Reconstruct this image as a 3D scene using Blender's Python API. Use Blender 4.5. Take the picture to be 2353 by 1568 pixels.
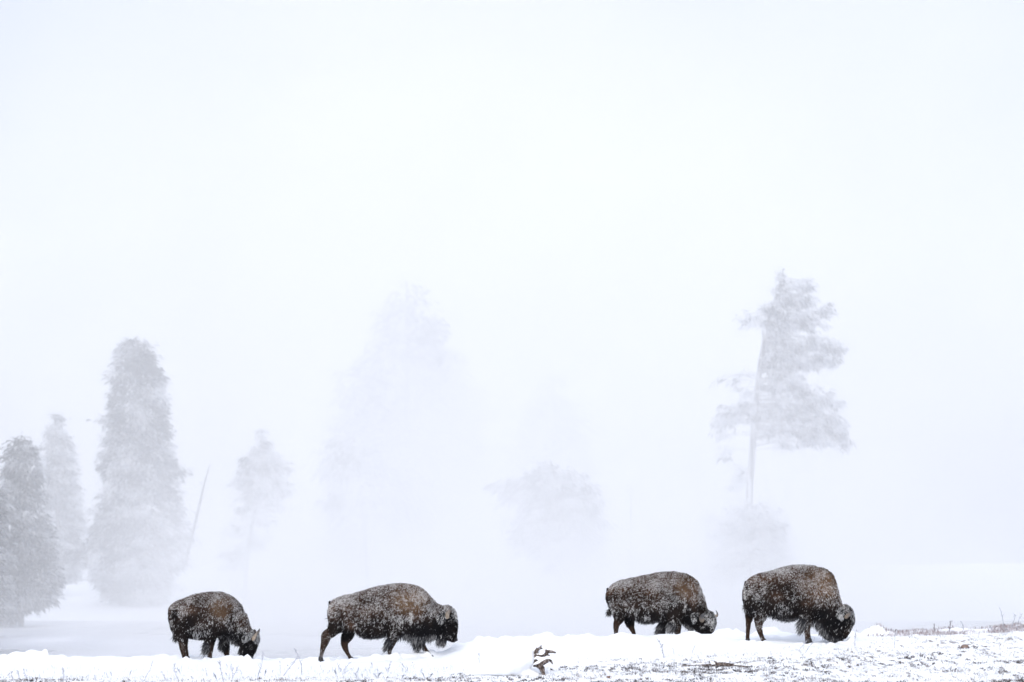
import bpy, bmesh, math, random
import numpy as np
from mathutils import Vector, noise
from mathutils.bvhtree import BVHTree

for o in list(bpy.data.objects): bpy.data.objects.remove(o)
SC = bpy.context.scene
COL = SC.collection
R = math.radians

# ------------------------------------------------------------------ camera
K = 0.01/55.0            # metres per reference pixel per metre of distance
CAMZ = 2.1; HOR = 1300.0 # eye height; picture row of the horizon (rows of a 2353 x 1568 picture)
cd = bpy.data.cameras.new('camera'); cam = bpy.data.objects.new('camera', cd); COL.objects.link(cam)
cam.location = (0, 0, CAMZ); cam.rotation_euler = (R(90), 0, 0)
cd.sensor_width = 36; cd.lens = 36/(2353*K); cd.shift_y = (HOR-784)/2353
cd.clip_end = 4000
cd.dof.use_dof = True; cd.dof.focus_distance = 54.8; cd.dof.aperture_fstop = 1.15
SC.camera = cam

# ------------------------------------------------------------------ sky and sun
SUN_EL, SUN_AZ = 36.0, 188.0      # degrees; the sun stands high behind the camera, veiled by mist
w = bpy.data.worlds.new("World"); SC.world = w; w.use_nodes = True
nt = w.node_tree; N = nt.nodes; L = nt.links
bg = N['Background']
sky = N.new('ShaderNodeTexSky'); sky.sky_type = 'NISHITA'; sky.sun_disc = False
sky.sun_elevation = R(SUN_EL); sky.sun_rotation = R(SUN_AZ); sky.dust_density = 6.0; sky.air_density = 1.0; sky.ozone_density = 1.0
hs = N.new('ShaderNodeHueSaturation'); hs.inputs['Saturation'].default_value = 0.8
ov = N.new('ShaderNodeMix'); ov.data_type = 'RGBA'; ov.inputs['Factor'].default_value = 0.6     # cloud veil over the clear sky
wtc = N.new('ShaderNodeTexCoord'); dp = N.new('ShaderNodeVectorMath'); dp.operation = 'DISTANCE'; dp.inputs[1].default_value = (-0.02, 0.985, 0.17)   # glow added to the sky colour here, standing in for lens vignetting
L.new(wtc.outputs['Generated'], dp.inputs[0]); mr = N.new('ShaderNodeMapRange'); mr.interpolation_type = 'SMOOTHSTEP'; mr.inputs['From Min'].default_value = 0.02; mr.inputs['From Max'].default_value = 0.30
L.new(dp.outputs['Value'], mr.inputs['Value']); vc = N.new('ShaderNodeMix'); vc.data_type = 'RGBA'; L.new(mr.outputs['Result'], vc.inputs['Factor'])
vc.inputs['A'].default_value = (6.45, 6.55, 6.95, 1); vc.inputs['B'].default_value = (5.4, 5.75, 6.75, 1); L.new(vc.outputs['Result'], ov.inputs['B'])
L.new(sky.outputs[0], hs.inputs['Color']); L.new(hs.outputs[0], ov.inputs['A']); L.new(ov.outputs['Result'], bg.inputs['Color'])
bg.inputs['Strength'].default_value = 0.15
sd = bpy.data.lights.new('sun', 'SUN'); sun = bpy.data.objects.new('sun', sd); COL.objects.link(sun)
sd.energy = 1.5; sd.angle = R(50); sd.color = (0.97, 0.985, 1.0)
az = R(SUN_AZ)
sdir = Vector((math.sin(az)*math.cos(R(SUN_EL)), math.cos(az)*math.cos(R(SUN_EL)), math.sin(R(SUN_EL))))
sun.rotation_euler = sdir.to_track_quat('Z', 'Y').to_euler()

# ------------------------------------------------------------------ exposure and sampling
vs = SC.view_settings; vs.view_transform = 'Standard'; vs.look = 'None'; vs.exposure = 0.19; vs.gamma = 1; vs.use_curve_mapping = False
cy = SC.cycles
cy.max_bounces = 18; cy.diffuse_bounces = 4; cy.glossy_bounces = 2; cy.transmission_bounces = 2; cy.volume_bounces = 16
cy.volume_step_rate = 4.0; cy.volume_max_steps = 64
cy.use_adaptive_sampling = False
cy.use_denoising = True
try: cy.denoiser = 'OPENIMAGEDENOISE'; cy.denoising_input_passes = 'RGB_ALBEDO_NORMAL'; cy.denoising_prefilter = 'ACCURATE'
except Exception: pass
cy.sample_clamp_indirect = 8

# ------------------------------------------------------------------ helpers
def W(px, py, Y):
    return Vector(((px-1176.5)*K*Y, Y, CAMZ-(py-HOR)*K*Y))
def tag(o, label=None, cat=None, group=None, kind=None):
    if label: o['label'] = label
    if cat: o['category'] = cat
    if group: o['group'] = group
    if kind: o['kind'] = kind
    return o
def empty(name, loc):
    e = bpy.data.objects.new(name, None); COL.objects.link(e); e.location = loc; e.empty_display_size = 0.2
    return e
def mesh_from(name, V, F, mat=None, parent=None, smooth=True, col=None, attrs=None):
    """V (n,3) array in world coordinates, F (m,k) array or list of faces."""
    V = np.asarray(V, dtype=np.float32)
    me = bpy.data.meshes.new(name)
    if isinstance(F, np.ndarray):
        m, k = F.shape
        me.vertices.add(len(V)); me.loops.add(m*k); me.polygons.add(m)
        me.vertices.foreach_set('co', V.ravel())
        me.loops.foreach_set('vertex_index', F.astype(np.int32).ravel())
        me.polygons.foreach_set('loop_start', np.arange(0, m*k, k, dtype=np.int32))
        me.update(calc_edges=True)
    else:
        me.from_pydata([tuple(map(float, v)) for v in V], [], F)
    if smooth: me.polygons.foreach_set('use_smooth', np.ones(len(me.polygons), dtype=bool))
    if col is not None:
        a = me.color_attributes.new('Col', 'FLOAT_COLOR', 'POINT')
        c = np.ones((len(V), 4), dtype=np.float32); c[:, :3] = col
        a.data.foreach_set('color', c.ravel())
    for nm, arr in (attrs or {}).items():
        a = me.attributes.new(nm, 'FLOAT', 'POINT'); a.data.foreach_set('value', np.asarray(arr, dtype=np.float32).ravel())
    if mat: me.materials.append(mat)
    o = bpy.data.objects.new(name, me); COL.objects.link(o)
    if parent is not None:
        o.parent = parent
        me.transform(__import__('mathutils').Matrix.Translation(-Vector(parent.location)))
    return o
def mat(name, base=(0.5,0.5,0.5), rough=0.8, spec=0.3):
    m = bpy.data.materials.new(name); m.use_nodes = True
    b = m.node_tree.nodes['Principled BSDF']
    b.inputs['Base Color'].default_value = (*base, 1); b.inputs['Roughness'].default_value = rough
    b.inputs['Specular IOR Level'].default_value = spec
    return m, m.node_tree, b
def add_noise(nt, scale, detail=4, rough=0.55, vec=None, dims='3D'):
    n = nt.nodes.new('ShaderNodeTexNoise'); n.noise_dimensions = dims
    n.inputs['Scale'].default_value = scale; n.inputs['Detail'].default_value = detail; n.inputs['Roughness'].default_value = rough
    if vec is not None: nt.links.new(vec, n.inputs['Vector'])
    return n
def ramp(nt, fac, stops):
    r = nt.nodes.new('ShaderNodeValToRGB'); nt.links.new(fac, r.inputs['Fac'])
    while len(r.color_ramp.elements) < len(stops): r.color_ramp.elements.new(0.5)
    for e, (p, c) in zip(r.color_ramp.elements, stops):
        e.position = p; e.color = (*c, 1) if hasattr(c, '__len__') else (c, c, c, 1)
    return r
def add_bump(nt, b, height, strength, dist):
    bp = nt.nodes.new('ShaderNodeBump'); bp.inputs['Strength'].default_value = strength; bp.inputs['Distance'].default_value = dist
    nt.links.new(height, bp.inputs['Height']); nt.links.new(bp.outputs[0], b.inputs['Normal'])
    return bp
def col_mat(name, rough=0.85, spec=0.2, translucent=0.0):
    m, nt, b = mat(name, rough=rough, spec=spec)
    a = nt.nodes.new('ShaderNodeAttribute'); a.attribute_name = 'Col'
    nt.links.new(a.outputs['Color'], b.inputs['Base Color'])
    return m
def vnoise(P, scale, seed=0.0, octv=3):
    """smooth noise in about -1..1 at the rows of P"""
    out = np.empty(len(P)); s = Vector((seed*13.7, seed*7.1, seed*3.3))
    for i, p in enumerate(P):
        out[i] = noise.fractal(Vector(p)*scale+s, 0.9, 2.0, octv)
    return out
def gnoise2(x, y, scale, seed=0, octv=3):
    """vectorised 2-D value noise, 0..1"""
    x = np.asarray(x)*scale; y = np.asarray(y)*scale
    tot = np.zeros_like(x, dtype=float); amp = 1.0; s = 0.0
    for o in range(octv):
        xi = np.floor(x).astype(np.int64); yi = np.floor(y).astype(np.int64); xf = x-xi; yf = y-yi
        u = xf*xf*(3-2*xf); v = yf*yf*(3-2*yf)
        def h(a, b):
            n = (a*374761393 + b*668265263 + (seed+o)*1442695041) & 0xffffffff
            n = ((n ^ (n >> 13))*1274126177) & 0xffffffff
            return ((n ^ (n >> 16)) & 0xffff)/65535.0
        val = (h(xi, yi)*(1-u)+h(xi+1, yi)*u)*(1-v)+(h(xi, yi+1)*(1-u)+h(xi+1, yi+1)*u)*v
        tot += amp*val; s += amp; amp *= 0.5; x = x*2.03; y = y*2.03
    return tot/s
def sstep(a, b, x):
    t = np.clip((np.asarray(x, dtype=float)-a)/(b-a), 0, 1); return t*t*(3-2*t)
def tube(pts, seg=10, cap=True):
    """pts: list of (x,y,z,ra,rb): ra = radius in the picture plane, rb = radius sideways (y). Returns V,F (closed)."""
    P = np.array([p[:3] for p in pts], float); ra = np.array([p[3] for p in pts], float)
    rb = np.array([p[4] if len(p) > 4 else p[3] for p in pts], float)
    # resample smoothly (Catmull-Rom)
    n = len(P); out = []
    for i in range(n-1):
        i0, i3 = max(i-1, 0), min(i+2, n-1)
        for t in np.linspace(0, 1, 5)[:-1]:
            t2, t3 = t*t, t*t*t
            cr = lambda A: 0.5*((2*A[i])+(-A[i0]+A[i+1])*t+(2*A[i0]-5*A[i]+4*A[i+1]-A[i3])*t2+(-A[i0]+3*A[i]-3*A[i+1]+A[i3])*t3)
            out.append((cr(P), max(cr(ra), 1e-4), max(cr(rb), 1e-4)))
    out.append((P[-1], ra[-1], rb[-1]))
    C = np.array([o[0] for o in out]); A = np.array([o[1] for o in out]); B = np.array([o[2] for o in out])
    T = np.gradient(C, axis=0); T /= (np.linalg.norm(T, axis=1)[:, None]+1e-9)
    rings = []
    def ring(c, t, a, b):
        y = np.array([0, 1.0, 0]); u = np.cross(t, y)
        if np.linalg.norm(u) < 0.15: u = np.cross(t, np.array([1.0, 0, 0]))
        u /= np.linalg.norm(u); v = np.cross(u, t); v /= np.linalg.norm(v)
        an = np.arange(seg)*2*math.pi/seg
        return c+np.outer(np.cos(an)*a, u)+np.outer(np.sin(an)*b, v)
    if cap:
        for f in (0.25, 0.7): 
            h = math.sqrt(1-f*f); rings.append(ring(C[0]-T[0]*A[0]*h, T[0], A[0]*f, B[0]*f))
    for i in range(len(C)): rings.append(ring(C[i], T[i], A[i], B[i]))
    if cap:
        for f in (0.7, 0.25):
            h = math.sqrt(1-f*f); rings.append(ring(C[-1]+T[-1]*A[-1]*h, T[-1], A[-1]*f, B[-1]*f))
    V = np.vstack(rings); m = len(rings); F = []
    for i in range(m-1):
        for j in range(seg):
            F.append((i*seg+j, i*seg+(j+1) % seg, (i+1)*seg+(j+1) % seg, (i+1)*seg+j))
    F.append(tuple(range(seg))[::-1]); F.append(tuple((m-1)*seg+j for j in range(seg)))
    return V, F
def join(parts):
    V = []; F = []; n = 0
    for v, f in parts:
        V.append(np.asarray(v)); F += [tuple(int(i)+n for i in q) for q in f]; n += len(v)
    return np.vstack(V), F
def remesh(V, F, voxel, smooth_it=4, fac=0.5):
    """fuse closed shells into one continuous surface; returns V, F(tri or quad array), vertex normals"""
    me = bpy.data.meshes.new('tmp'); me.from_pydata([tuple(map(float, v)) for v in V], [], F)
    bm = bmesh.new(); bm.from_mesh(me)
    # orient every shell outward
    bmesh.ops.recalc_face_normals(bm, faces=bm.faces); bm.to_mesh(me); bm.free()
    o = bpy.data.objects.new('tmp', me); COL.objects.link(o)
    md = o.modifiers.new('r', 'REMESH'); md.mode = 'VOXEL'; md.voxel_size = voxel
    sm = o.modifiers.new('s', 'SMOOTH'); sm.iterations = smooth_it; sm.factor = fac
    bpy.context.view_layer.update()
    dg = bpy.context.evaluated_depsgraph_get(); ev = o.evaluated_get(dg); em = ev.to_mesh()
    n = len(em.vertices); co = np.empty(n*3, dtype=np.float32); em.vertices.foreach_get('co', co)
    no = np.empty(n*3, dtype=np.float32); em.vertices.foreach_get('normal', no)
    em.calc_loop_triangles(); t = np.empty(len(em.loop_triangles)*3, dtype=np.int32); em.loop_triangles.foreach_get('vertices', t)
    ev.to_mesh_clear(); bpy.data.objects.remove(o); bpy.data.meshes.remove(me)
    return co.reshape(-1, 3).astype(float), t.reshape(-1, 3), no.reshape(-1, 3).astype(float)
# ------------------------------------------------------------------ ground
CREST = [(-2500,1506),(-200,1509),(0,1509),(60,1504),(110,1506),(180,1512),(400,1510),(560,1513),(700,1516),(740,1515),(850,1511),(960,1507),(1015,1503),(1050,1489),
         (1100,1473),(1160,1468),(1250,1465),(1400,1462),(1500,1462),(1640,1458),(1700,1460),(1760,1456),(1850,1462),(1900,1464),(1990,1456),(2080,1454),(2200,1449),(2353,1442),(4800,1420)]
CX = np.array([c[0] for c in CREST], float); CYR = np.array([c[1] for c in CREST], float)
THIN = [(-400,1549),(0,1547),(400,1552),(700,1548),(1000,1538),(1060,1540),(1250,1532),(1330,1512),(1500,1504),(1700,1494),(1900,1482),(2000,1466),(2100,1452),(2353,1444),(3000,1440)]
TX = np.array([c[0] for c in THIN], float); TYR = np.array([c[1] for c in THIN], float)
rng = np.random.default_rng(7)
# pillows of snow: (column, distance, radius across, radius deep, height)
BUMPS = [(84,56.6,.26,.5,.10),(50,56.4,.35,.5,.06),(250,56.5,.5,.4,.05),(330,56.6,.35,.5,.05),(430,56.4,.6,.6,.05),(515,55.0,.40,.35,.05),(528,54.7,.42,.40,.06),(555,54.9,.45,.4,.04),
         (762,55.6,.16,.25,.05),(800,56.2,.3,.4,.06),(845,54.9,.34,.35,.09),(875,55.0,.26,.3,.09),(905,55.2,.3,.35,.09),(940,55.4,.34,.4,.08),(975,55.6,.3,.4,.09),(1010,55.8,.35,.4,.10),(1060,56.2,.5,.6,.08),(1110,56.8,.25,.4,.08),
         (1160,57,.2,.35,.07),(1195,57,.28,.35,.05),(1245,57,.3,.4,.08),(1262,57,.18,.3,.06),(1340,57,.3,.4,.05),(1420,57,.25,.4,.07),(1450,57,.4,.4,.06),(1530,57,.4,.4,.05),(1585,57,.3,.3,.08),(1660,57,.26,.3,.11),
         (1690,57,.3,.4,.08),(1765,57,.36,.35,.15),(1800,56.6,.45,.5,.08),(1850,55.8,.5,.4,.10),(1880,56.9,.3,.35,.05),(1925,57,.3,.35,.10),(1950,57,.3,.35,.07),(2005,56.6,.32,.35,.15),(2030,56.6,.35,.35,.09),(2100,57,.4,.4,.04),(2180,57,.35,.4,.05)]
for _ in range(150):
    BUMPS.append((rng.uniform(-60, 2420), 57+rng.uniform(-1.3, .4), rng.uniform(.07, .26), rng.uniform(.12, .35), rng.uniform(.015, .05)))
for _ in range(170):
    BUMPS.append((rng.uniform(-60, 2420), rng.uniform(46, 56), rng.uniform(.1, .5), rng.uniform(.12, .5), rng.uniform(.01, .035)))
for fx, fy in ((428, 55.2), (483, 55.2), (575, 55.2), (560, 55.4), (739, 54.9), (806, 54.8), (896, 55.0), (990, 55.1), (1720, 53.9), (1757, 53.8), (1856, 53.8), (1910, 53.9), (1945, 54.0)):
    for _ in range(9):       # snow kicked up round the hooves and muzzles
        BUMPS.append((fx+rng.normal(0, 13), fy+rng.normal(0, .35), rng.uniform(.05, .14), rng.uniform(.08, .2), rng.uniform(.02, .055)))
def ground_z(x, Y, detail=True):
    x = np.asarray(x, float); Y = np.asarray(Y, float)
    Ys = np.clip(Y, 43, 1e9)
    px = 1176.5+x/(K*np.clip(Ys, 43, 57))
    zc = CAMZ-(np.interp(px, CX, CYR)-HOR)*K*57
    t = np.clip((Y-43)/14, 0, 1)
    z = zc*t
    if detail:
        for (bx, by, rx, ry, h) in BUMPS:
            cx = (bx-1176.5)*K*by
            sel = (np.abs(x-cx) < rx) & (np.abs(Y-by) < ry)
            if sel.any():
                d = ((x[sel]-cx)/rx)**2+((Y[sel]-by)/ry)**2
                z[sel] += h*np.clip(1-d, 0, 1)**0.75*np.clip(1.2-d*0.6, 0, 1)
        near = sstep(40, 44, Y)*(1-sstep(60, 64, Y))
        z += near*((gnoise2(x, Y, 1.1, 3)-.5)*.06+(gnoise2(x, Y, 6.0, 5)-.5)*.018)
        thin = thinness(x, Y)
        z += thin*near*((gnoise2(x, Y, 9.0, 9, 2)-.5)*.05+(gnoise2(x, Y, 3.0, 19, 2)-.5)*.04)
    # behind the crest: a short shelf, then down the bank to the river bed
    z = z-0.16*sstep(57.2, 58.6, Y)
    z = z*(1-sstep(60, 66, Y))-1.9*sstep(60, 66, Y)
    # far bank
    edge = 143+10*(gnoise2(x, x*0, 0.045, 4, 2)-.5)*2
    z += 1.0*sstep(edge-4, edge+3, Y)+2.25*sstep(edge+2, edge+75, Y)
    z += sstep(edge, edge+20, Y)*((gnoise2(x, Y, 0.06, 8, 3)-.5)*0.9+(gnoise2(x, Y, 0.022, 28, 2)-.5)*2.0)
    return z
def thinness(x, Y):
    x = np.asarray(x, float); Y = np.asarray(Y, float)
    Yc = np.clip(Y, 30, 58)
    px = 1176.5+x/(K*Yc); t = np.clip((Yc-43)/14, 0, 1)
    zc = CAMZ-(np.interp(px, CX, CYR)-HOR)*K*57
    py = HOR+(CAMZ-zc*t)/(K*Yc)
    line = np.interp(px, TX, TYR)
    return sstep(-4, 26, py-line)*(1-sstep(57.5, 59, Y))
def axis(segs):
    out = [segs[0][0]]
    for a, b, s in segs:
        n = max(1, int(round((b-a)/s))); out += list(a+(b-a)*(np.arange(1, n+1)/n))
    return np.array(out)
gx = axis([(-600,-120,40),(-120,-30,5),(-30,-12.6,.8),(-12.6,12.6,.036),(12.6,30,.8),(30,120,5),(120,600,40)])
gy = axis([(-60,30,10),(30,43,.6),(43,60,.045),(60,68,.25),(68,130,4),(130,150,1),(150,240,4),(240,900,40)])
GX, GY = np.meshgrid(gx, gy)
GZ = ground_z(GX.ravel(), GY.ravel())
TH = thinness(GX.ravel(), GY.ravel())
nx, ny = len(gx), len(gy)
ii = np.arange(ny-1)[:, None]*nx+np.arange(nx-1)[None, :]
F = np.stack([ii, ii+1, ii+nx+1, ii+nx], -1).reshape(-1, 4)
m_snow, nts, bs = mat('snow', (0.9, 0.92, 0.95), 0.6, 0.2)
geo = nts.nodes.new('ShaderNodeNewGeometry')
at = nts.nodes.new('ShaderNodeAttribute'); at.attribute_name = 'thin'
mpg = nts.nodes.new('ShaderNodeMapping'); mpg.inputs['Scale'].default_value = (1, .2, 1); nts.links.new(geo.outputs['Position'], mpg.inputs['Vector'])
n1 = add_noise(nts, 8.0, 5, 0.68, mpg.outputs[0]); n2 = add_noise(nts, 1.0, 3, 0.5, mpg.outputs[0])
n4 = add_noise(nts, 30.0, 3, 0.6, mpg.outputs[0])
ad = nts.nodes.new('ShaderNodeMath'); ad.operation = 'MULTIPLY_ADD'; nts.links.new(n2.outputs[0], ad.inputs[0]); ad.inputs[1].default_value = 0.25; nts.links.new(n1.outputs[0], ad.inputs[2])
ad2 = nts.nodes.new('ShaderNodeMath'); ad2.operation = 'MULTIPLY_ADD'; nts.links.new(n4.outputs[0], ad2.inputs[0]); ad2.inputs[1].default_value = 0.24; nts.links.new(ad.outputs[0], ad2.inputs[2])
rp = ramp(nts, ad2.outputs[0], [(0.0, 0.0), (0.965, 0.0), (1.0, 1.0)])
rp.color_ramp.elements[1].position = 0.80; rp.color_ramp.elements[2].position = 0.90
mu = nts.nodes.new('ShaderNodeMath'); mu.operation = 'MULTIPLY'; nts.links.new(rp.outputs[0], mu.inputs[0]); nts.links.new(at.outputs['Fac'], mu.inputs[1])
soil = ramp(nts, n4.outputs[0], [(0.3, (0.07, 0.065, 0.07)), (0.7, (0.22, 0.19, 0.18))])
mx = nts.nodes.new('ShaderNodeMix'); mx.data_type = 'RGBA'
nts.links.new(mu.outputs[0], mx.inputs['Factor']); mx.inputs['A'].default_value = (0.86, 0.895, 0.95, 1); nts.links.new(soil.outputs[0], mx.inputs['B'])
nts.links.new(mx.outputs['Result'], bs.inputs['Base Color'])
add_bump(nts, bs, n4.outputs[0], 0.25, 0.02)
ground = mesh_from('ground', np.stack([GX.ravel(), GY.ravel(), GZ], -1), F, m_snow, attrs={'thin': TH})
tag(ground, kind='structure')

# river: dark slow water with a skin of slush
m_riv, ntr, br = mat('river_water', (0.10, 0.12, 0.15), 0.12, 0.5)
geo = ntr.nodes.new('ShaderNodeNewGeometry'); mp = ntr.nodes.new('ShaderNodeMapping'); mp.inputs['Scale'].default_value = (0.5, 0.16, 1)
ntr.links.new(geo.outputs['Position'], mp.inputs['Vector'])
nn = add_noise(ntr, 0.16, 5, 0.55, mp.outputs[0]); nr = add_noise(ntr, 2.5, 3, 0.5, mp.outputs[0])
rc = ramp(ntr, nn.outputs[0], [(0.40, (0.22, 0.24, 0.29)), (0.52, (0.42, 0.45, 0.52)), (0.66, (0.68, 0.71, 0.78))])
ntr.links.new(rc.outputs[0], br.inputs['Base Color'])
rr = ramp(ntr, nn.outputs[0], [(0.44, 0.18), (0.6, 0.6)]); ntr.links.new(rr.outputs[0], br.inputs['Roughness'])
add_bump(ntr, br, nr.outputs[0], 0.15, 0.05)
V = [(-300, 60, -1.15), (300, 60, -1.15), (300, 165, -1.15), (-300, 165, -1.15)]
river = mesh_from('river', V, np.array([[0, 1, 2, 3]]), m_riv, smooth=False); tag(river, kind='structure')
# ------------------------------------------------------------------ trees on the far bank
m_leaf = col_mat('frosted_needles', 0.9, 0.0)
_n = m_leaf.node_tree; _t = _n.nodes.new('ShaderNodeBsdfTranslucent'); _m = _n.nodes.new('ShaderNodeMixShader'); _m.inputs[0].default_value = 0.4      # rime lets light through
_n.links.new([q for q in _n.nodes if q.type == 'ATTRIBUTE'][0].outputs['Color'], _t.inputs['Color']); _n.links.new(_n.nodes['Principled BSDF'].outputs[0], _m.inputs[1]); _n.links.new(_t.outputs[0], _m.inputs[2]); _n.links.new(_m.outputs[0], _n.nodes['Material Output'].inputs['Surface'])
m_bark = col_mat('frosted_bark', 0.95, 0.1)
NEEDLE = np.array([0.040, 0.050, 0.052]); RIME = np.array([0.88, 0.905, 0.94])
def sprays(rng, C, Dr, size, snow, leafn=10, spread=1.0, dark=1.0):
    """leaf sprays: for every clump centre a handful of long narrow leaf faces fanned along its outward direction"""
    n = len(C); k = leafn
    off = rng.normal(0, 1, (n*k, 3))*np.array([1.15, 1.15, .6]); c = np.repeat(C, k, 0)+off*np.repeat(size, k)[:, None]*0.6*spread
    d = np.repeat(Dr, k, 0)+rng.normal(0, .55, (n*k, 3)); d /= np.linalg.norm(d, axis=1)[:, None]+1e-9
    up = rng.normal(0, .5, (n*k, 3))+np.array([0, 0, 1.0]); s = np.cross(d, up); s /= np.linalg.norm(s, axis=1)[:, None]+1e-9
    ln = np.repeat(size, k)*rng.uniform(.7, 1.5, n*k); wd = ln*rng.uniform(.12, .24, n*k)
    a = c-s*wd[:, None]*.4; b = c+s*wd[:, None]*.4
    e = c+d*ln[:, None]*.55+s*wd[:, None]*.5; f = c+d*ln[:, None]*.55-s*wd[:, None]*.5; g = c+d*ln[:, None]
    g[:, 2] -= ln*rng.uniform(.1, .6, n*k)
    V = np.stack([a, b, e, g, f], 1).reshape(-1, 3)
    F = np.arange(n*k*5).reshape(-1, 5)
    sn = np.clip(np.repeat(snow, k)+off[:, 2]*.42+rng.normal(0, .15, n*k), 0, 1)
    cc = NEEDLE*dark*rng.uniform(.6, 1.5, (n*k, 1))*(1-sn[:, None])+RIME*sn[:, None]
    return V, F, np.repeat(cc, 5, 0)
def limb_tubes(rng, starts, ends, r0, sag=0.1):
    parts = []
    for s, e, r in zip(starts, ends, r0):
        m = (s+e)/2; m = m+np.array([0, 0, sag*np.linalg.norm(e-s)])+rng.normal(0, .04, 3)*np.linalg.norm(e-s)
        v, f = tube([(*s, r), (*m, r*.65), (*e, r*.25)], 5); parts.append((v, f))
    return parts
def tree(name, seed, Y, trunk, profile=None, blobs=None, clumps=600, size=.45, snow=.4, snowvar=.25, label='', cat='tree', group=None, dark=1.0, nlimb=40, hollow=0.35, leafn=10, gapscale=.5, gap=.36, snowscale=1.3):
    rng = np.random.default_rng(seed); u = K*Y
    base = W(trunk[0][0], trunk[0][1], Y); root = tag(empty(name, base), label, cat, group)
    tp = [(*W(px, py, Y), rad*u) for px, py, rad in trunk]
    tp[0] = (tp[0][0], tp[0][1], tp[0][2]-1.0, tp[0][3])
    tparr = np.array([q[:3] for q in tp])
    C = []; Dr = []; sz = []
    def axis_at(z):
        return np.array([np.interp(z, tparr[:, 2], tparr[:, 0]), Y])
    if profile:
        pr = np.array(profile, float); zz = CAMZ-(pr[:, 0]-HOR)*u; xl = (pr[:, 1]-1176.5)*u; xr = (pr[:, 2]-1176.5)*u
        o = np.argsort(zz); zz, xl, xr = zz[o], xl[o], xr[o]
        wd = xr-xl; cdf = np.cumsum(wd*np.gradient(zz)); cdf /= cdf[-1]
        while len(C) < clumps:
            z = np.interp(rng.uniform(), np.concatenate([[0], cdf]), np.concatenate([[zz[0]], zz])); a, b = np.interp(z, zz, xl), np.interp(z, zz, xr)
            ph = rng.uniform(0, 2*math.pi); rr = (hollow+(1-hollow)*rng.uniform()**.6)
            # tiers: branches reach out in steps
            tier = (.72+.26*abs(math.sin(z*2.2+ph*1.5+seed))+rng.normal(0, .07))*(1 if rng.uniform() > .09 else 1.22)
            cx, hw = (a+b)/2, (b-a)/2
            p = np.array([cx+hw*rr*math.cos(ph)*tier, Y+hw*rr*math.sin(ph), z])
            if noise.noise(Vector(p)*gapscale+Vector((seed, 0, 0))) < gap-0.75: continue
            d = np.array([math.cos(ph), math.sin(ph), -.15]); C.append(p); Dr.append(d); sz.append(size*rng.uniform(.6, 1.25))
    if blobs:
        tot = sum(b[2]*b[3]*(b[4] if len(b) > 4 else 1) for b in blobs)
        for b in blobs:
            wgt = b[4] if len(b) > 4 else 1; n = int(round(clumps*b[2]*b[3]*wgt/tot)); c = np.array(W(b[0], b[1], Y)); dy = rng.uniform(-.5, .5)*b[2]*u
            ax = axis_at(c[2]); out = np.array([c[0]-ax[0], dy, 0]); out = out/(np.linalg.norm(out)+1e-6)
            for _ in range(n):
                q = rng.normal(0, 1, 3); q *= rng.uniform(.05, 1.5)**.7/np.linalg.norm(q)
                p = c+np.array([q[0]*b[2]*u, dy+q[1]*b[2]*u*.8, q[2]*b[3]*u-abs(q[0])*b[3]*u*.2])
                C.append(p); Dr.append(out*0.7+np.array([0, 0, -.7])+q*.4); sz.append(size*rng.uniform(.6, 1.3))
    if C:
        C = np.array(C); Dr = np.array(Dr); sz = np.array(sz)
        sn = np.array([snow+snowvar*3.4*noise.noise(Vector(p)*snowscale+Vector((0, seed, 0))) for p in C])
        V, F, cc = sprays(rng, C, Dr, sz, sn, leafn, dark=dark)
        mesh_from('crown', V, F, m_leaf, root, smooth=False, col=cc)
    # trunk with its limbs
    parts = [tube(tp, 8)]
    if C is not None and len(C):
        idx = rng.choice(len(C), min(nlimb, len(C)), replace=False); S = []; E = []; RR = []
        for i in idx:
            e = C[i]; z0 = min(e[2]+rng.uniform(-.1, .25)*np.linalg.norm(e[:2]-axis_at(e[2])), tparr[-1, 2]); z0 = max(z0, tparr[0, 2]+2)
            a = axis_at(z0); S.append(np.array([a[0], a[1], z0])); E.append(e); RR.append(.05*size/.45)
        parts += limb_tubes(rng, S, E, RR, .06)
    V, F = join(parts)
    nrm = rng.uniform(0, 1, len(V)); cc = np.array([.07, .065, .065])*(1-.4*nrm[:, None])+RIME*(.55*nrm[:, None]**2)*(snow+.3)**2
    mesh_from('trunk', V, F, m_bark, root, col=cc)
    return root
GT = 'frosted trees on the far bank'
tree('conifer_tree', 1, 128, [(48,1425,7),(50,1200,5),(52,1012,1)], [(1010,46,54),(1030,30,74),(1075,18,86),(1110,22,84),(1150,0,98),(1220,-14,112),(1290,-20,122),(1340,-10,134),(1375,-20,120),(1400,-30,70),(1420,-20,25)],
     clumps=3000, size=.28, snow=.26, snowvar=.3, leafn=16, label='dark dense conifer with a pointed top near the left border, darkest misty tree', group=GT, dark=.9)
tree('conifer_tree', 12, 124, [(-45,1425,7),(-44,1200,5),(-42,1050,1)], [(1060,-50,-30),(1100,-80,4),(1180,-100,16),(1300,-110,20),(1400,-100,10)],
     clumps=1500, size=.28, snow=.26, leafn=16, label='dark conifer cut off by the left border of the picture, beside the pointed dark one', group=GT, dark=.8)
tree('conifer_tree', 2, 175, [(140,1345,5),(132,1150,4),(127,955,1)], [(950,124,134),(985,108,148),(1040,104,168),(1120,106,178),(1180,100,188),(1250,92,192),(1310,98,188),(1330,110,170)],
     clumps=1800, size=.28, snow=.48, leafn=14, label='pale slender conifer between the dark pointed conifer and the big broad one', group=GT, hollow=.2)
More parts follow.
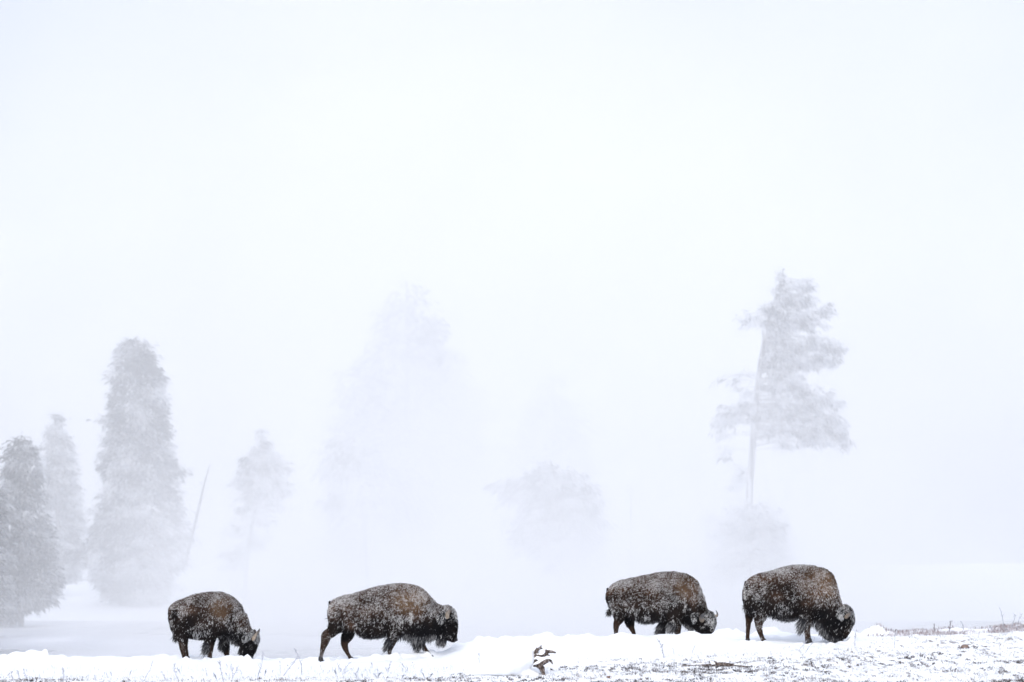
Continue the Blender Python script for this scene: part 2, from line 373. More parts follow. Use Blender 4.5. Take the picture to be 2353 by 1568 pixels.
tree('conifer_tree', 3, 150, [(322,1412,13),(318,1330,11),(316,1000,6),(315,790,2)], [(783,300,330),(800,284,345),(835,266,360),(870,258,378),(930,256,374),(975,248,386),(1040,240,392),(1078,236,412),(1095,236,396),(1140,222,412),(1200,208,424),(1270,196,428),(1300,192,416),(1335,220,398),(1365,244,384),(1378,262,372)],
     clumps=6500, size=.30, snow=.36, snowscale=.8, hollow=.15, gap=.53, gapscale=.8, snowvar=.45, leafn=16, label='big broad grey conifer, tallest on the left, trunk showing at its foot', group=GT, dark=.8, nlimb=120)
tree('conifer_tree', 5, 150, [(560,1352,5),(572,1250,4.5),(592,1130,3.5),(602,988,1)],
     blobs=[(601,998,6,12,1),(603,1018,12,12,1.2),(598,1035,22,12,1.1),(612,1046,24,12,1.1),(590,1058,28,12,1.2),(622,1068,30,12,1.1),(582,1080,30,12,1.2),(640,1082,22,9,1.1),(610,1092,34,12,1.1),(570,1104,32,11,1.2),(628,1112,36,11,1.1),(592,1124,34,12,1.1),(650,1130,16,9,.6),(570,1140,22,12,.5),(610,1160,34,16,.35),(560,1175,26,14,.35),(590,1195,34,18,.4),(545,1215,24,16,.4),(580,1240,30,20,.4),(550,1270,28,16,.5),(535,1298,22,12,.4)],
     clumps=1000, size=.22, snow=.66, snowvar=.45, leafn=14, label='small ragged snowy conifer fading into the steam above the leftmost bison', group=GT, nlimb=60)
tree('conifer_tree', 6, 205, [(935,1400,9),(935,1000,7),(935,650,2)], [(650,925,950),(690,890,975),(740,860,1020),(800,850,1040),(840,800,1060),(900,765,1110),(980,760,1130),(1060,740,1120),(1150,740,1110),(1250,760,1100),(1330,800,1050)],
     clumps=3800, size=.55, snow=.2, label='broad very faint tall tree almost lost in steam above the walking bison', group=GT, gap=.45, leafn=9)
tree('conifer_tree', 16, 165, [(850,1400,5),(835,1200,4),(812,1000,1.5)], blobs=[(800,1035,50,22,1),(850,1060,34,26,1),(770,1075,26,20,.8),(880,1120,50,40,.5),(780,1160,34,26,.5),(930,1140,50,60,.5),(950,1200,60,50,.4)],
     clumps=420, size=.42, snow=.55, snowvar=.35, label='pale tree with scattered snowy clumps in front of the broad faint tall tree', group=GT, nlimb=40)
tree('conifer_tree', 7, 215, [(1270,1400,8),(1275,1100,6),(1272,860,2)], [(858,1262,1285),(920,1215,1320),(1000,1180,1345),(1100,1150,1370),(1200,1140,1385),(1320,1170,1370)],
     clumps=2200, size=.5, snow=.2, label='faint pointed tree behind the rounded bushy tree, all but hidden by steam', group=GT, gap=.42)
tree('broad_tree', 17, 138, [(1340,1405,4.5),(1330,1300,4),(1290,1180,4),(1265,1060,1.5)], blobs=[(1255,1100,50,34,.9),(1190,1130,50,30,.5),(1300,1130,50,40,1.1),(1340,1190,42,50,1.4),(1250,1190,60,50,.7),(1290,1250,60,44,1.0),(1350,1270,34,34,.8),(1210,1240,40,30,.5),(1320,1310,40,24,.5)],
     clumps=1200, size=.28, leafn=14, snow=.38, snowvar=.6, label='rounded grey bushy tree in the mist between the walking bison and the third bison', group=GT, nlimb=60)
# the tall snow laden tree on the right
tree('snowy_tree', 8, 138, [(1712,1430,9),(1722,1150,8),(1728,1050,7.5),(1740,900,6.5),(1752,810,5.5),(1772,715,4),(1800,640,1.5)],
     blobs=[(1797,632,16,12,.5),(1845,652,26,14,.8),(1800,668,26,14,.8),(1830,690,44,14,1),(1785,705,36,16,1),(1735,728,30,14,.4),(1830,722,46,14,1.2),(1898,712,18,12,.8),(1850,745,36,14,1),(1790,745,34,18,1),(1720,745,18,10,.3),
            (1805,790,36,22,1),(1860,785,44,12,1),(1905,800,34,12,1.2),(1885,825,36,14,1.3),(1828,830,40,20,1.1),(1780,835,28,20,.8),(1800,875,40,24,1),(1840,900,50,16,.9),(1700,870,46,14,.25),(1720,900,40,12,.3),
            (1885,925,42,12,1),(1925,925,18,8,.8),(1860,950,46,16,1),(1800,945,44,18,1),(1700,940,40,16,.9),(1670,965,28,14,.9),(1720,960,30,12,.7),(1900,970,34,20,1.1),(1925,1000,22,22,1),(1840,985,44,16,1),(1780,990,34,14,.8),(1870,1010,34,14,.9),(1800,1020,24,10,.7),(1660,1000,16,14,.4),(1940,1030,14,8,.5),(1700,1090,14,18,.5),(1690,1115,12,14,.4),(1665,1040,12,20,.3)],
     clumps=2200, size=.20, dark=1.0, snow=.93, snowscale=1.9, snowvar=.85, leafn=14, label='tall snow laden tree with bare lower trunk, above the two right bison', cat='tree', group=GT, nlimb=320)
tree('snowy_tree', 18, 134, [(1722,1425,4),(1725,1250,3),(1728,1165,1)], blobs=[(1720,1180,50,26,.8),(1760,1200,40,30,.9),(1700,1230,60,34,.7),(1780,1240,36,24,.8),(1740,1280,64,34,.8),(1680,1300,54,34,.5),(1760,1330,40,30,.5)],
     clumps=800, size=.22, leafn=14, snow=.85, snowvar=.3, label='short snow covered tree at the bare trunk of the tall snow laden tree', group=GT, nlimb=50)
tree('conifer_tree', 19, 190, [(1632,1400,3),(1628,1280,2.5),(1625,1190,1)], [(1180,1618,1632),(1250,1600,1650),(1340,1590,1668),(1390,1596,1664)], clumps=350, size=.4, snow=.5,
     label='small very faint tree seen in the mist just right of the third bison', group=GT)
# bare snags
def snag(seed, Y, pts, label, twigs):
    rng = np.random.default_rng(seed); root = tag(empty('dead_tree', W(pts[0][0], pts[0][1], Y)), label, 'dead tree')
    tp = [(*W(a, b, Y), r*K*Y) for a, b, r in pts]
    parts = [tube(tp, 8)]
    for fr, dx, dz in twigs:
        i = min(int(fr*(len(tp)-1)), len(tp)-2); q = fr*(len(tp)-1)-i; s = np.array(tp[i][:3])*(1-q)+np.array(tp[i+1][:3])*q
        parts += limb_tubes(rng, [s], [s+np.array([dx, rng.uniform(-.4, .4), dz])], [.035], .05)
    V, F = join(parts); c = np.array([.10, .095, .10])*rng.uniform(.6, 1.3, (len(V), 1))
    mesh_from('trunk', V, F, m_bark, root, col=c); return root
snag(31, 150, [(426,1300,4.0),(438,1245,3.8),(453,1185,3.4),(468,1118,2.0),(482,1068,.8)], 'bare leaning dead trunk standing beside the big broad conifer', [(.2,-.5,.5),(.35,.5,.4),(.5,-.4,.3),(.62,.3,.4),(.75,-.25,.3)])
snag(32, 160, [(1449,1385,4.0),(1449,1300,3.4),(1450,1200,2.4),(1451,1120,1)], 'thin upright bare trunk, very faint above the tail of the third bison', [(.3,.5,.2),(.5,-.5,.3),(.7,.35,.3)])
# ------------------------------------------------------------------ bison
m_body = col_mat('hide', 0.95, 0.0); m_fur = col_mat('frosted_fur', 0.9, 0.0); m_horn = col_mat('horn', 0.45, 0.4)
m_eye, _, _b = mat('eye', (0.01, 0.008, 0.008), 0.1, 0.6)
m_nose, _, _b = mat('muzzle_skin', (0.012, 0.011, 0.013), 0.4, 0.4)
BLACK = np.array([.008, .008, .010]); DARK = np.array([.019, .014, .013]); BROWN = np.array([.088, .052, .036]); TAN = np.array([.25, .165, .108]); FROST = np.array([.86, .875, .90])
def bison(spec):
    ox, oy, sc, Y = spec['ox'], spec['oy'], spec['sc'], spec['Y']; rng = np.random.default_rng(spec['seed'])
    u2 = K*Y/sc*2353/4096.0                                   # metres per traced unit
    def P(a, b, dy=0.0):
        q = W((ox+a/sc)*2353/4096.0, (oy+b/sc)*2353/4096.0, Y); return np.array([q.x, Y+dy, q.z])
    foot = P(*spec['base']); root = tag(empty('bison', Vector(foot)), spec['label'], 'bison', 'bison grazing and walking along the snowy bank')
    inset = 0.02/u2
    parts = []
    # trunk of the body: stacked cross sections, narrow along the hump and widest low on the barrel
    st = spec['torso']; xs = np.array([s[0] for s in st], float); n = 26
    xx = np.linspace(xs[0], xs[-1], n); tp = np.interp(xx, xs, [s[1] for s in st])+inset; bt = np.interp(xx, xs, [s[2] for s in st])-inset*.5
    fr = (xx-xs[0])/(xs[-1]-xs[0])
    wid = np.interp(fr, [0, .06, .18, .35, .5, .68, .82, .93, 1.0], [.12, .24, .31, .37, .39, .36, .31, .25, .14])*spec.get('wide', 1.0)
    nar = np.interp(fr, [0, .3, .5, .7, .9, 1], [.1, .2, .38, .5, .45, .3])
    rings = []; seg = 20; an = np.arange(seg)*2*math.pi/seg
    for i in range(n):
        c = (tp[i]+bt[i])/2; hh = max((bt[i]-tp[i])/2, 8)
        ca = np.cos(an); sa = np.sin(an); yy = wid[i]*sa*(1-nar[i]*np.clip(ca, 0, 1)**1.2)*(1+.06*np.clip(-ca, 0, 1))
        zz = c-hh*ca
        rings.append(np.stack([(P(0, 0)[0]+xx[i]*u2)*np.ones(seg), Y+yy, P(0, 0)[2]-zz*u2], -1))
    V = np.vstack(rings); F = [(i*seg+j, i*seg+(j+1) % seg, (i+1)*seg+(j+1) % seg, (i+1)*seg+j) for i in range(n-1) for j in range(seg)]
    F.append(tuple(range(seg))); F.append(tuple((n-1)*seg+j for j in range(seg))); parts.append((V, F))
    def chain(pts, dy=0.0, lat=None):
        out = []
        for p in pts:
            y = (p[4] if len(p) > 4 else 0.0)+dy; r = max(p[2]-inset*.5, 6)*u2; q = P(p[0], p[1], y)
            out.append((*q, r, p[3] if len(p) > 3 and p[3] else r*.85))
        return out
    for c in spec['chains']: parts.append(tube(chain(c), 14))
    for side, key in ((-1, 'near'), (1, 'far')):
        for leg in spec[key]: parts.append(tube(chain(leg, dy=side*spec.get('stance', .19)), 12))
    V, F = join(parts); V, T, NO = remesh(V, F, 0.022, 5, .5)
    bvh = BVHTree.FromPolygons([Vector(v) for v in V], [tuple(map(int, t)) for t in T])
    def hit(a, b, back=False):
        q = P(a, b); o = Vector((q[0], Y+(-3 if not back else 3), q[2])); r = bvh.ray_cast(o, Vector((0, 1 if not back else -1, 0)))
        return np.array(r[0]) if r[0] is not None else P(a, b, 0)
    # ---- colour zones, in traced units
    px0 = P(0, 0)
    def uv(Q): return (Q[:, 0]-px0[0])/u2, (px0[2]-Q[:, 2])/u2
    noff = spec['seed']*3.1
    def noise_at(Q, s, o=0):
        a = gnoise2(Q[:, 0]+noff+o*9.1, Q[:, 2]*1.0+o*3.7+Q[:, 1]*.7, s, spec['seed']+o, 3); return a
    Z = spec['zones']
    def colour(Q, Nn, strand=True):
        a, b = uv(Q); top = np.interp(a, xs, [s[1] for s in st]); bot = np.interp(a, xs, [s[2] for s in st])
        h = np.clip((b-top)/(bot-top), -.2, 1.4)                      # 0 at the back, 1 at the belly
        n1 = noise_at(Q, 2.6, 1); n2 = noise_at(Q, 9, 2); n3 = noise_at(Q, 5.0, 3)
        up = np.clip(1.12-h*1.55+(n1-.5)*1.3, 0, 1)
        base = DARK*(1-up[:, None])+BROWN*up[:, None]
        # sandy cape over the shoulder
        cp = np.exp(-(((a-Z['cape'][0])/Z['cape'][2])**2+((b-Z['cape'][1])/Z['cape'][3])**2)**1.5)*np.clip(.35+n1*1.3, 0, 1)*Z.get('capes', 1)
        base = base*(1-cp[:, None])+TAN*cp[:, None]
        for (ca, cb, ra, rb, k) in Z.get('brown', []):
            g = np.exp(-(((a-ca)/ra)**2+((b-cb)/rb)**2))*k; base = base*(1-g[:, None])+BROWN*1.35*g[:, None]
        dk = np.zeros(len(Q))
        for (ca, cb, ra, rb, k) in Z['dark']:
            dk = np.maximum(dk, k*np.exp(-((((a-ca)/ra)**2+((b-cb)/rb)**2)**1.6)))
        dk = np.clip(dk+(n3-.5)*.4*(dk > .15), 0, 1)
        base = base*(1-dk[:, None])+BLACK*dk[:, None]
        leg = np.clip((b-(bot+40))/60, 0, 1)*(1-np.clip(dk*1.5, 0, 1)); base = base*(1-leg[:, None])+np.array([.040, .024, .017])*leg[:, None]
        # rime: heavy on the back, flaked lower down, little on the dark head and throat
        fr_ = .27+.30*np.clip(1-h*2.0, 0, 1)+(n2-.5)*.55+(n1-.5)*.65-.05-.10*cp
        fr_ += .15*np.clip(Nn[:, 2], 0, 1)
        n5 = noise_at(Q, 32, 15)
        fr_ += (n5-.5)*.95*(1-.4*np.clip(1-h*3, 0, 1))
        fr_ -= dk*.31
        for (ca, cb, ra, rb, k) in Z['frost']:
            fr_ += k*np.exp(-((((a-ca)/ra)**2+((b-cb)/rb)**2)**1.5))
        fr_ += leg*.10
        fr_ -= .08*np.clip(h-.55, 0, .4)/.4; fr_ -= .22*(Q[:, 1] > Y+.05)
        return base, np.clip(fr_, 0.02, .97), dk, h, a, b, leg, cp
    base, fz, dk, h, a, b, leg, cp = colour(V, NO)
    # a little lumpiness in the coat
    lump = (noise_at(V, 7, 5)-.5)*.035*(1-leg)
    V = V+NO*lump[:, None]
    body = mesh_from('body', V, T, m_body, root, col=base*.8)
    # ---- fur
    A_, B_, C_ = V[T[:, 0]], V[T[:, 1]], V[T[:, 2]]
    ar = np.linalg.norm(np.cross(B_-A_, C_-A_), axis=1)/2
    cen = (A_+B_+C_)/3; wgt = ar*np.where(cen[:, 1] > Y+.1, .45, 1.0)
    ns = int(spec.get('strands', 52000)*1.7); ti = rng.choice(len(T), ns, p=wgt/wgt.sum()); r1 = np.sqrt(rng.uniform(size=ns))[:, None]; r2 = rng.uniform(size=ns)[:, None]
    Q = A_[ti]*(1-r1)+B_[ti]*(r1*(1-r2))+C_[ti]*(r1*r2)
    Nn = NO[T[ti, 0]]*(1-r1)+NO[T[ti, 1]]*(r1*(1-r2))+NO[T[ti, 2]]*(r1*r2); Nn /= np.linalg.norm(Nn, axis=1)[:, None]+1e-9
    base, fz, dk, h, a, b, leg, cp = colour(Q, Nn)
    flow = np.stack([-.75+0*a, 0*a, -.55-.5*np.clip(h, 0, 1)], -1)
    cu = noise_at(Q, 6, 7)*8.0; flow += np.stack([np.cos(cu), 0*a, np.sin(cu)], -1)*.55
    if 'combdown' in Z:
        for (ca, cb, ra, rb) in Z['combdown']:
            g = np.exp(-(((a-ca)/ra)**2+((b-cb)/rb)**2)); flow = flow*(1-g[:, None])+np.array([0, 0, -1.0])*g[:, None]
    flow -= Nn*np.sum(flow*Nn, 1)[:, None]; flow /= np.linalg.norm(flow, axis=1)[:, None]+1e-9
    def strands(name, Q, Nn, flow, ln, wd, lift, base, fz, droop=.0, jit=.35, light=1.0):
        n = len(Q); ln = ln*rng.uniform(.6, 1.35, n)
        d = flow+Nn*lift[:, None]+rng.normal(0, jit, (n, 3)); d /= np.linalg.norm(d, axis=1)[:, None]+1e-9
        tip = Q+d*ln[:, None]; tip[:, 2] -= droop*ln
        mid = Q+d*ln[:, None]*.55; s = np.cross(d, Nn+rng.normal(0, .5, (n, 3))); s /= np.linalg.norm(s, axis=1)[:, None]+1e-9
        s *= (wd*.5)[:, None]; r0 = Q-Nn*.01
        fro = rng.uniform(size=n) < np.clip((fz-.5)*1.25+.42, .012, .9); amt = np.where(fro, rng.uniform(.5, 1.0, n), rng.uniform(0, .06, n)*fz); s *= np.where(fro, 1.15, 1.0)[:, None]
        Vv = np.stack([r0-s, r0+s, mid+s*.8, tip, mid-s*.8], 1).reshape(-1, 3); Fv = np.arange(n*5).reshape(-1, 5)
        fc = FROST*rng.uniform(.75, 1.15, (n, 1))
        b2 = base*rng.uniform(.55, 1.5, (n, 1))*light
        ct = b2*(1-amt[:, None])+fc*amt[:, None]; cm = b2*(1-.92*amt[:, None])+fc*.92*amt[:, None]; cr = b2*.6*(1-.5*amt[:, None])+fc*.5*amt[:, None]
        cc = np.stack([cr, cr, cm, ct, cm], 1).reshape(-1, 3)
        return mesh_from(name, Vv, Fv, m_fur, root, smooth=False, col=cc)
    ln = .028+.012*np.clip(1-abs(h-.5), 0, 1)+.02*cp+.03*dk
    ln *= 1-.5*leg
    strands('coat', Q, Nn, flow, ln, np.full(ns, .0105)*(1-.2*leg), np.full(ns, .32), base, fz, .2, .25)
    # ---- long hair: chaps on the fore legs, throat mane, beard, forelock
    for (nm, poly, nn, L0, L1, dirx, frost, wd) in spec['long']:
        cntr = []; dd = []
        pl = np.array(poly, float); pick = rng.uniform(0, len(pl)-1, nn); i0 = np.floor(pick).astype(int); q = (pick-i0)[:, None]
        pts = pl[i0]*(1-q)+pl[np.minimum(i0+1, len(pl)-1)]*q
        aa = pts[:, 0]+rng.normal(0, 1, nn)*pts[:, 2]; bb = pts[:, 1]+rng.normal(0, 1, nn)*pts[:, 2]*.7
        y = np.where(rng.uniform(size=nn) < .7, -1, 1)*rng.uniform(0, 1, nn)*pts[:, 4]+pts[:, 3]
        Qs = np.stack([px0[0]+aa*u2, Y+y, px0[2]-bb*u2], -1)
        # root every lock on the skin nearest to where it should hang
        roots = []; nns = []
        for k in range(nn):
            r = bvh.find_nearest(Vector(Qs[k])); roots.append(r[0]); nns.append(r[1])
        Qr = np.array(roots); Nr = np.array(nns)
        # clump the hair: tips of neighbours share a direction
        cl = noise_at(Qr, 14, 11); dv = np.stack([dirx+(cl-.5)*1.1, rng.normal(0, .12, nn), np.full(nn, -1.0)], -1)+Nr*.22
        dv /= np.linalg.norm(dv, axis=1)[:, None]
        lens = rng.uniform(L0, L1, nn)*(.6+.8*noise_at(Qr, 18, 13)); n = nn
        j = rng.normal(0, .10, (n, 3)); s = np.cross(dv, np.array([0, 1.0, 0])+rng.normal(0, .3, (n, 3))); s /= np.linalg.norm(s, axis=1)[:, None]+1e-9
        s *= wd*.5; p1 = Qr+(dv+j)*lens[:, None]*.4; p2 = Qr+(dv+j*1.3)*lens[:, None]*.75+np.array([0, 0, -.02]); p3 = Qr+(dv+j*1.6)*lens[:, None]+np.array([-.012, 0, -.05])*lens[:, None]/.15
        Vv = np.stack([Qr-s, Qr+s, p1+s*.9, p2+s*.6, p3, p2-s*.6, p1-s*.9], 1).reshape(-1, 3)
        Fv = np.arange(n*7).reshape(-1, 7)
        amt = np.where(rng.uniform(size=n) < frost, rng.uniform(.35, .9, n), rng.uniform(0, .06, n))[:, None]
        b0 = (BLACK*1.6)*rng.uniform(.6, 1.7, (n, 1)); fc = FROST*.85
        ct = b0*(1-amt)+fc*amt; cm = b0*(1-.5*amt)+fc*.5*amt
        cc = np.stack([b0, b0, b0, cm, ct, cm, b0], 1).reshape(-1, 3)
        mesh_from(nm, Vv, Fv, m_fur, root, smooth=False, col=cc)
    # ---- horns
    for hn in spec['horns']:
        pts = hn['pts']; b0 = hit(pts[0][0], pts[0][1], hn.get('back', False)) if hn.get('snap', True) else P(pts[0][0], pts[0][1], hn['y'])
        ch = []
        for i, (pa, pb, pr, py_) in enumerate(pts):
            q = P(pa, pb); ch.append((q[0], b0[1]+py_, q[2], pr*u2, pr*u2*.9))
        Vh, Fh = tube(ch, 10); t = np.clip(np.linalg.norm(Vh-np.array(ch[0][:3]), axis=1)/np.linalg.norm(np.array(ch[-1][:3])-np.array(ch[0][:3])), 0, 1)[:, None]
        c0, c1 = np.array([.27, .22, .17]), np.array([.05, .05, .055]); st_ = (.85+.3*np.abs(np.sin(t*26)))
        k = np.clip((t-.25)/.6, 0, 1); mesh_from('horn', Vh, Fh, m_horn, root, col=(c0*(1-k)+c1*k)*st_)
    # ---- eyes, ears, nostril, tail, hooves
    for (ea, eb, er) in spec['eyes']:
        for back in (False, True):
            e = hit(ea, eb, back); sgn = 1 if back else -1
            me = bpy.data.meshes.new('eye'); bm = bmesh.new(); bmesh.ops.create_uvsphere(bm, u_segments=14, v_segments=10, radius=er*u2); bm.to_mesh(me); bm.free()
            vv = np.array([tuple(v.co) for v in me.vertices])+e+np.array([0, sgn*er*u2*.25, 0]); ff = [tuple(p.vertices) for p in me.polygons]; bpy.data.meshes.remove(me)
            mesh_from('eye', vv, ff, m_eye, root)
            if spec.get('both_eyes', True) is False: break
    for (ear, esn) in spec['ears']:
        b0 = hit(ear[0][0], ear[0][1]); ch = []
        for i, (pa, pb, pr, oy_) in enumerate(ear):
            q = P(pa, pb); ch.append((q[0], b0[1]+oy_, q[2], pr*u2, pr*u2*.45))
        Ve, Fe = tube(ch, 8); eo = mesh_from('ear', Ve, Fe, m_body, root, col=DARK*.9)
        n = 1300; k = rng.integers(0, len(Ve), n); Qe = Ve[k]+rng.normal(0, .01, (n, 3)); Ne = Qe-Ve.mean(0); Ne /= np.linalg.norm(Ne, axis=1)[:, None]+1e-9
        fo = strands('ear_fur', Qe, Ne, np.tile([-.2, 0, -.8], (n, 1)), np.full(n, .06), np.full(n, .013), np.full(n, .7), np.tile(BLACK, (n, 1)), np.full(n, esn), .3)
        fo.parent = eo
        fo.matrix_parent_inverse.identity(); 
        eo.location = (0, 0, 0)
    if 'tail' in spec:
        tl = spec['tail']; ch = [(*P(pa, pb, py_), pr*u2, pr*u2) for (pa, pb, pr, py_) in tl]
        Vt, Ft = tube(ch, 8); to = mesh_from('tail', Vt, Ft, m_body, root, col=DARK)
        e = np.array(ch[-1][:3]); s = np.array(ch[-2][:3]); n = 260; q = rng.uniform(0, 1, (n, 1)); Qt = s*(1-q)+e*q+rng.normal(0, .008, (n, 3))
        dirv = np.tile(np.array([spec.get('tuftx', -.15), 0, -1.0]), (n, 1)); Nt = rng.normal(0, 1, (n, 3)); Nt /= np.linalg.norm(Nt, axis=1)[:, None]
        fo = strands('tail_tuft', Qt, Nt, dirv, np.full(n, .13), np.full(n, .009), np.full(n, .25), np.tile(DARK, (n, 1)), np.full(n, .3), .1); fo.parent = to
        q = rng.uniform(0, 1, (900, 1)); cha = np.array([c[:3] for c in ch]); ii = rng.uniform(0, len(cha)-1.01, 900); i0 = ii.astype(int); q = (ii-i0)[:, None]; Qt = cha[i0]*(1-q)+cha[i0+1]*q
        Nt = rng.normal(0, 1, (900, 3)); Nt /= np.linalg.norm(Nt, axis=1)[:, None]; Qt = Qt+Nt*.012
        fo = strands('tail_fur', Qt, Nt, np.tile([0, 0, -1.0], (900, 1)), np.full(900, .03), np.full(900, .01), np.full(900, .4), np.tile(DARK, (900, 1)), np.full(900, .5), .1); fo.parent = to
    for side, key in ((-1, 'near'), (1, 'far')):
        for leg in spec[key]:
            p = leg[-1]; q = P(p[0], p[1], (p[4] if len(p) > 4 else 0)+side*spec.get('stance', .19)); r = p[2]*u2*.95
            ch = [(q[0], q[1], q[2]+.02, r, r), (q[0]+.008, q[1], q[2]-.03, r*1.08, r*1.05), (q[0]+.014, q[1], q[2]-.08, r*1.18, r*1.1)]
            Vh, Fh = tube(ch, 10); mesh_from('hoof', Vh, Fh, m_nose, root, col=None)
    if 'nose' in spec:
        na, nb, nr = spec['nose']; q = hit(na, nb); Vn, Fn = tube([(q[0]-.01, q[1]+.02, q[2]+.01, nr*u2, .05), (q[0]+.015, q[1]+.05, q[2]-.01, nr*u2*.9, .07)], 10); mesh_from('muzzle', Vn, Fn, m_nose, root)
    return root
# ---- 1: leftmost, grazing, one horn against the mist
bison(dict(seed=1, ox=600, oy=2280, sc=3.733, Y=55.6, base=(700,1340), stance=.16, wide=.95,
  label='smallest bison, leftmost of the four, head down grazing with one horn pointing up',
  torso=[(288,560,700),(320,500,860),(380,465,950),(450,432,985),(550,392,1015),(650,352,1035),(750,332,1045),(850,322,1048),(950,316,1020),(1050,318,980),(1150,338,960),(1250,385,1000),(1330,455,1030),(1390,560,1050),(1430,680,1060),(1470,820,1060)],
  chains=[[(1260,790,235,.24),(1360,930,175,.22),(1440,1020,145,.2),(1480,1110,128,.18),(1450,1200,120,.15),(1450,1270,92,.12)],
          [(1540,985,95,.19),(1555,1060,80,.17),(1520,1150,70,.14)]],
  near=[[(400,690,115,.17,.02),(420,860,100,.13),(480,980,78,.10),(490,1090,60),(498,1180,46),(522,1270,40),(548,1340,40)],
        [(960,780,130,.16,.03),(930,940,100,.12),(905,1060,78),(905,1170,62),(905,1260,44),(900,1345,44)]],
  far=[[(470,800,90,.12),(500,980,70,.09),(510,1100,50),(520,1200,42),(545,1330,38)],
       [(1110,860,110,.14),(1100,1010,85),(1110,1120,68),(1130,1200,52),(1140,1300,40)]],
  zones=dict(cape=(1090,560,170,150), capes=.75, brown=[(620,600,130,60,.8),(340,530,50,40,.8),(1180,560,60,90,.5)],
     dark=[(1250,1000,300,190,1),(1480,1180,170,220,1),(760,930,260,110,.8),(400,660,60,120,.8),(1240,760,80,160,.7),(640,760,160,110,.5),(1100,1130,90,130,1)],
     frost=[(1590,950,90,90,.5),(1620,1060,50,110,.6),(1460,960,70,50,.35),(1130,720,120,130,.12),(1350,520,90,200,.3),(640,950,140,60,.15),(900,900,90,40,.25),(700,420,300,80,.15),(860,1050,80,150,.15),(1330,900,100,50,.2)], combdown=[(1000,760,300,200)]),
  long=[('leg_hair',[(880,1080,30,-.16,.08),(870,1150,30,-.16,.08),(880,1200,24,-.16,.07)],420,.05,.16,-.9,.28,.010),
        ('leg_hair',[(1060,1090,30,.16,.08),(1070,1150,30,.16,.08)],350,.05,.12,-.4,.2,.010),
        ('throat_mane',[(1060,1020,25,0,.15),(1180,1050,25,0,.15),(1280,1110,25,0,.15),(1330,1200,25,0,.12)],700,.04,.11,-.2,.2,.009),
        ('beard',[(1380,1240,30,0,.1),(1440,1280,30,0,.1)],300,.04,.09,-.2,.15,.009)],
  horns=[dict(pts=[(1555,1030,30,-.01),(1585,985,24,-.05),(1615,935,15,-.06),(1650,880,5,-.05)]), dict(back=True, pts=[(1560,1000,28,.01),(1590,960,22,.05),(1610,920,14,.07),(1622,885,5,.06)])],
  eyes=[(1500,1110,14)], ears=[([(1480,960,22,.0),(1455,990,30,-.05),(1440,1020,14,-.08)],.55)],
  tail=[(310,560,16,0),(300,700,14,-.05),(330,850,12,-.1),(365,950,9,-.1),(385,1010,7,-.1)], tuftx=.25, nose=(1500,1290,30), strands=46000))
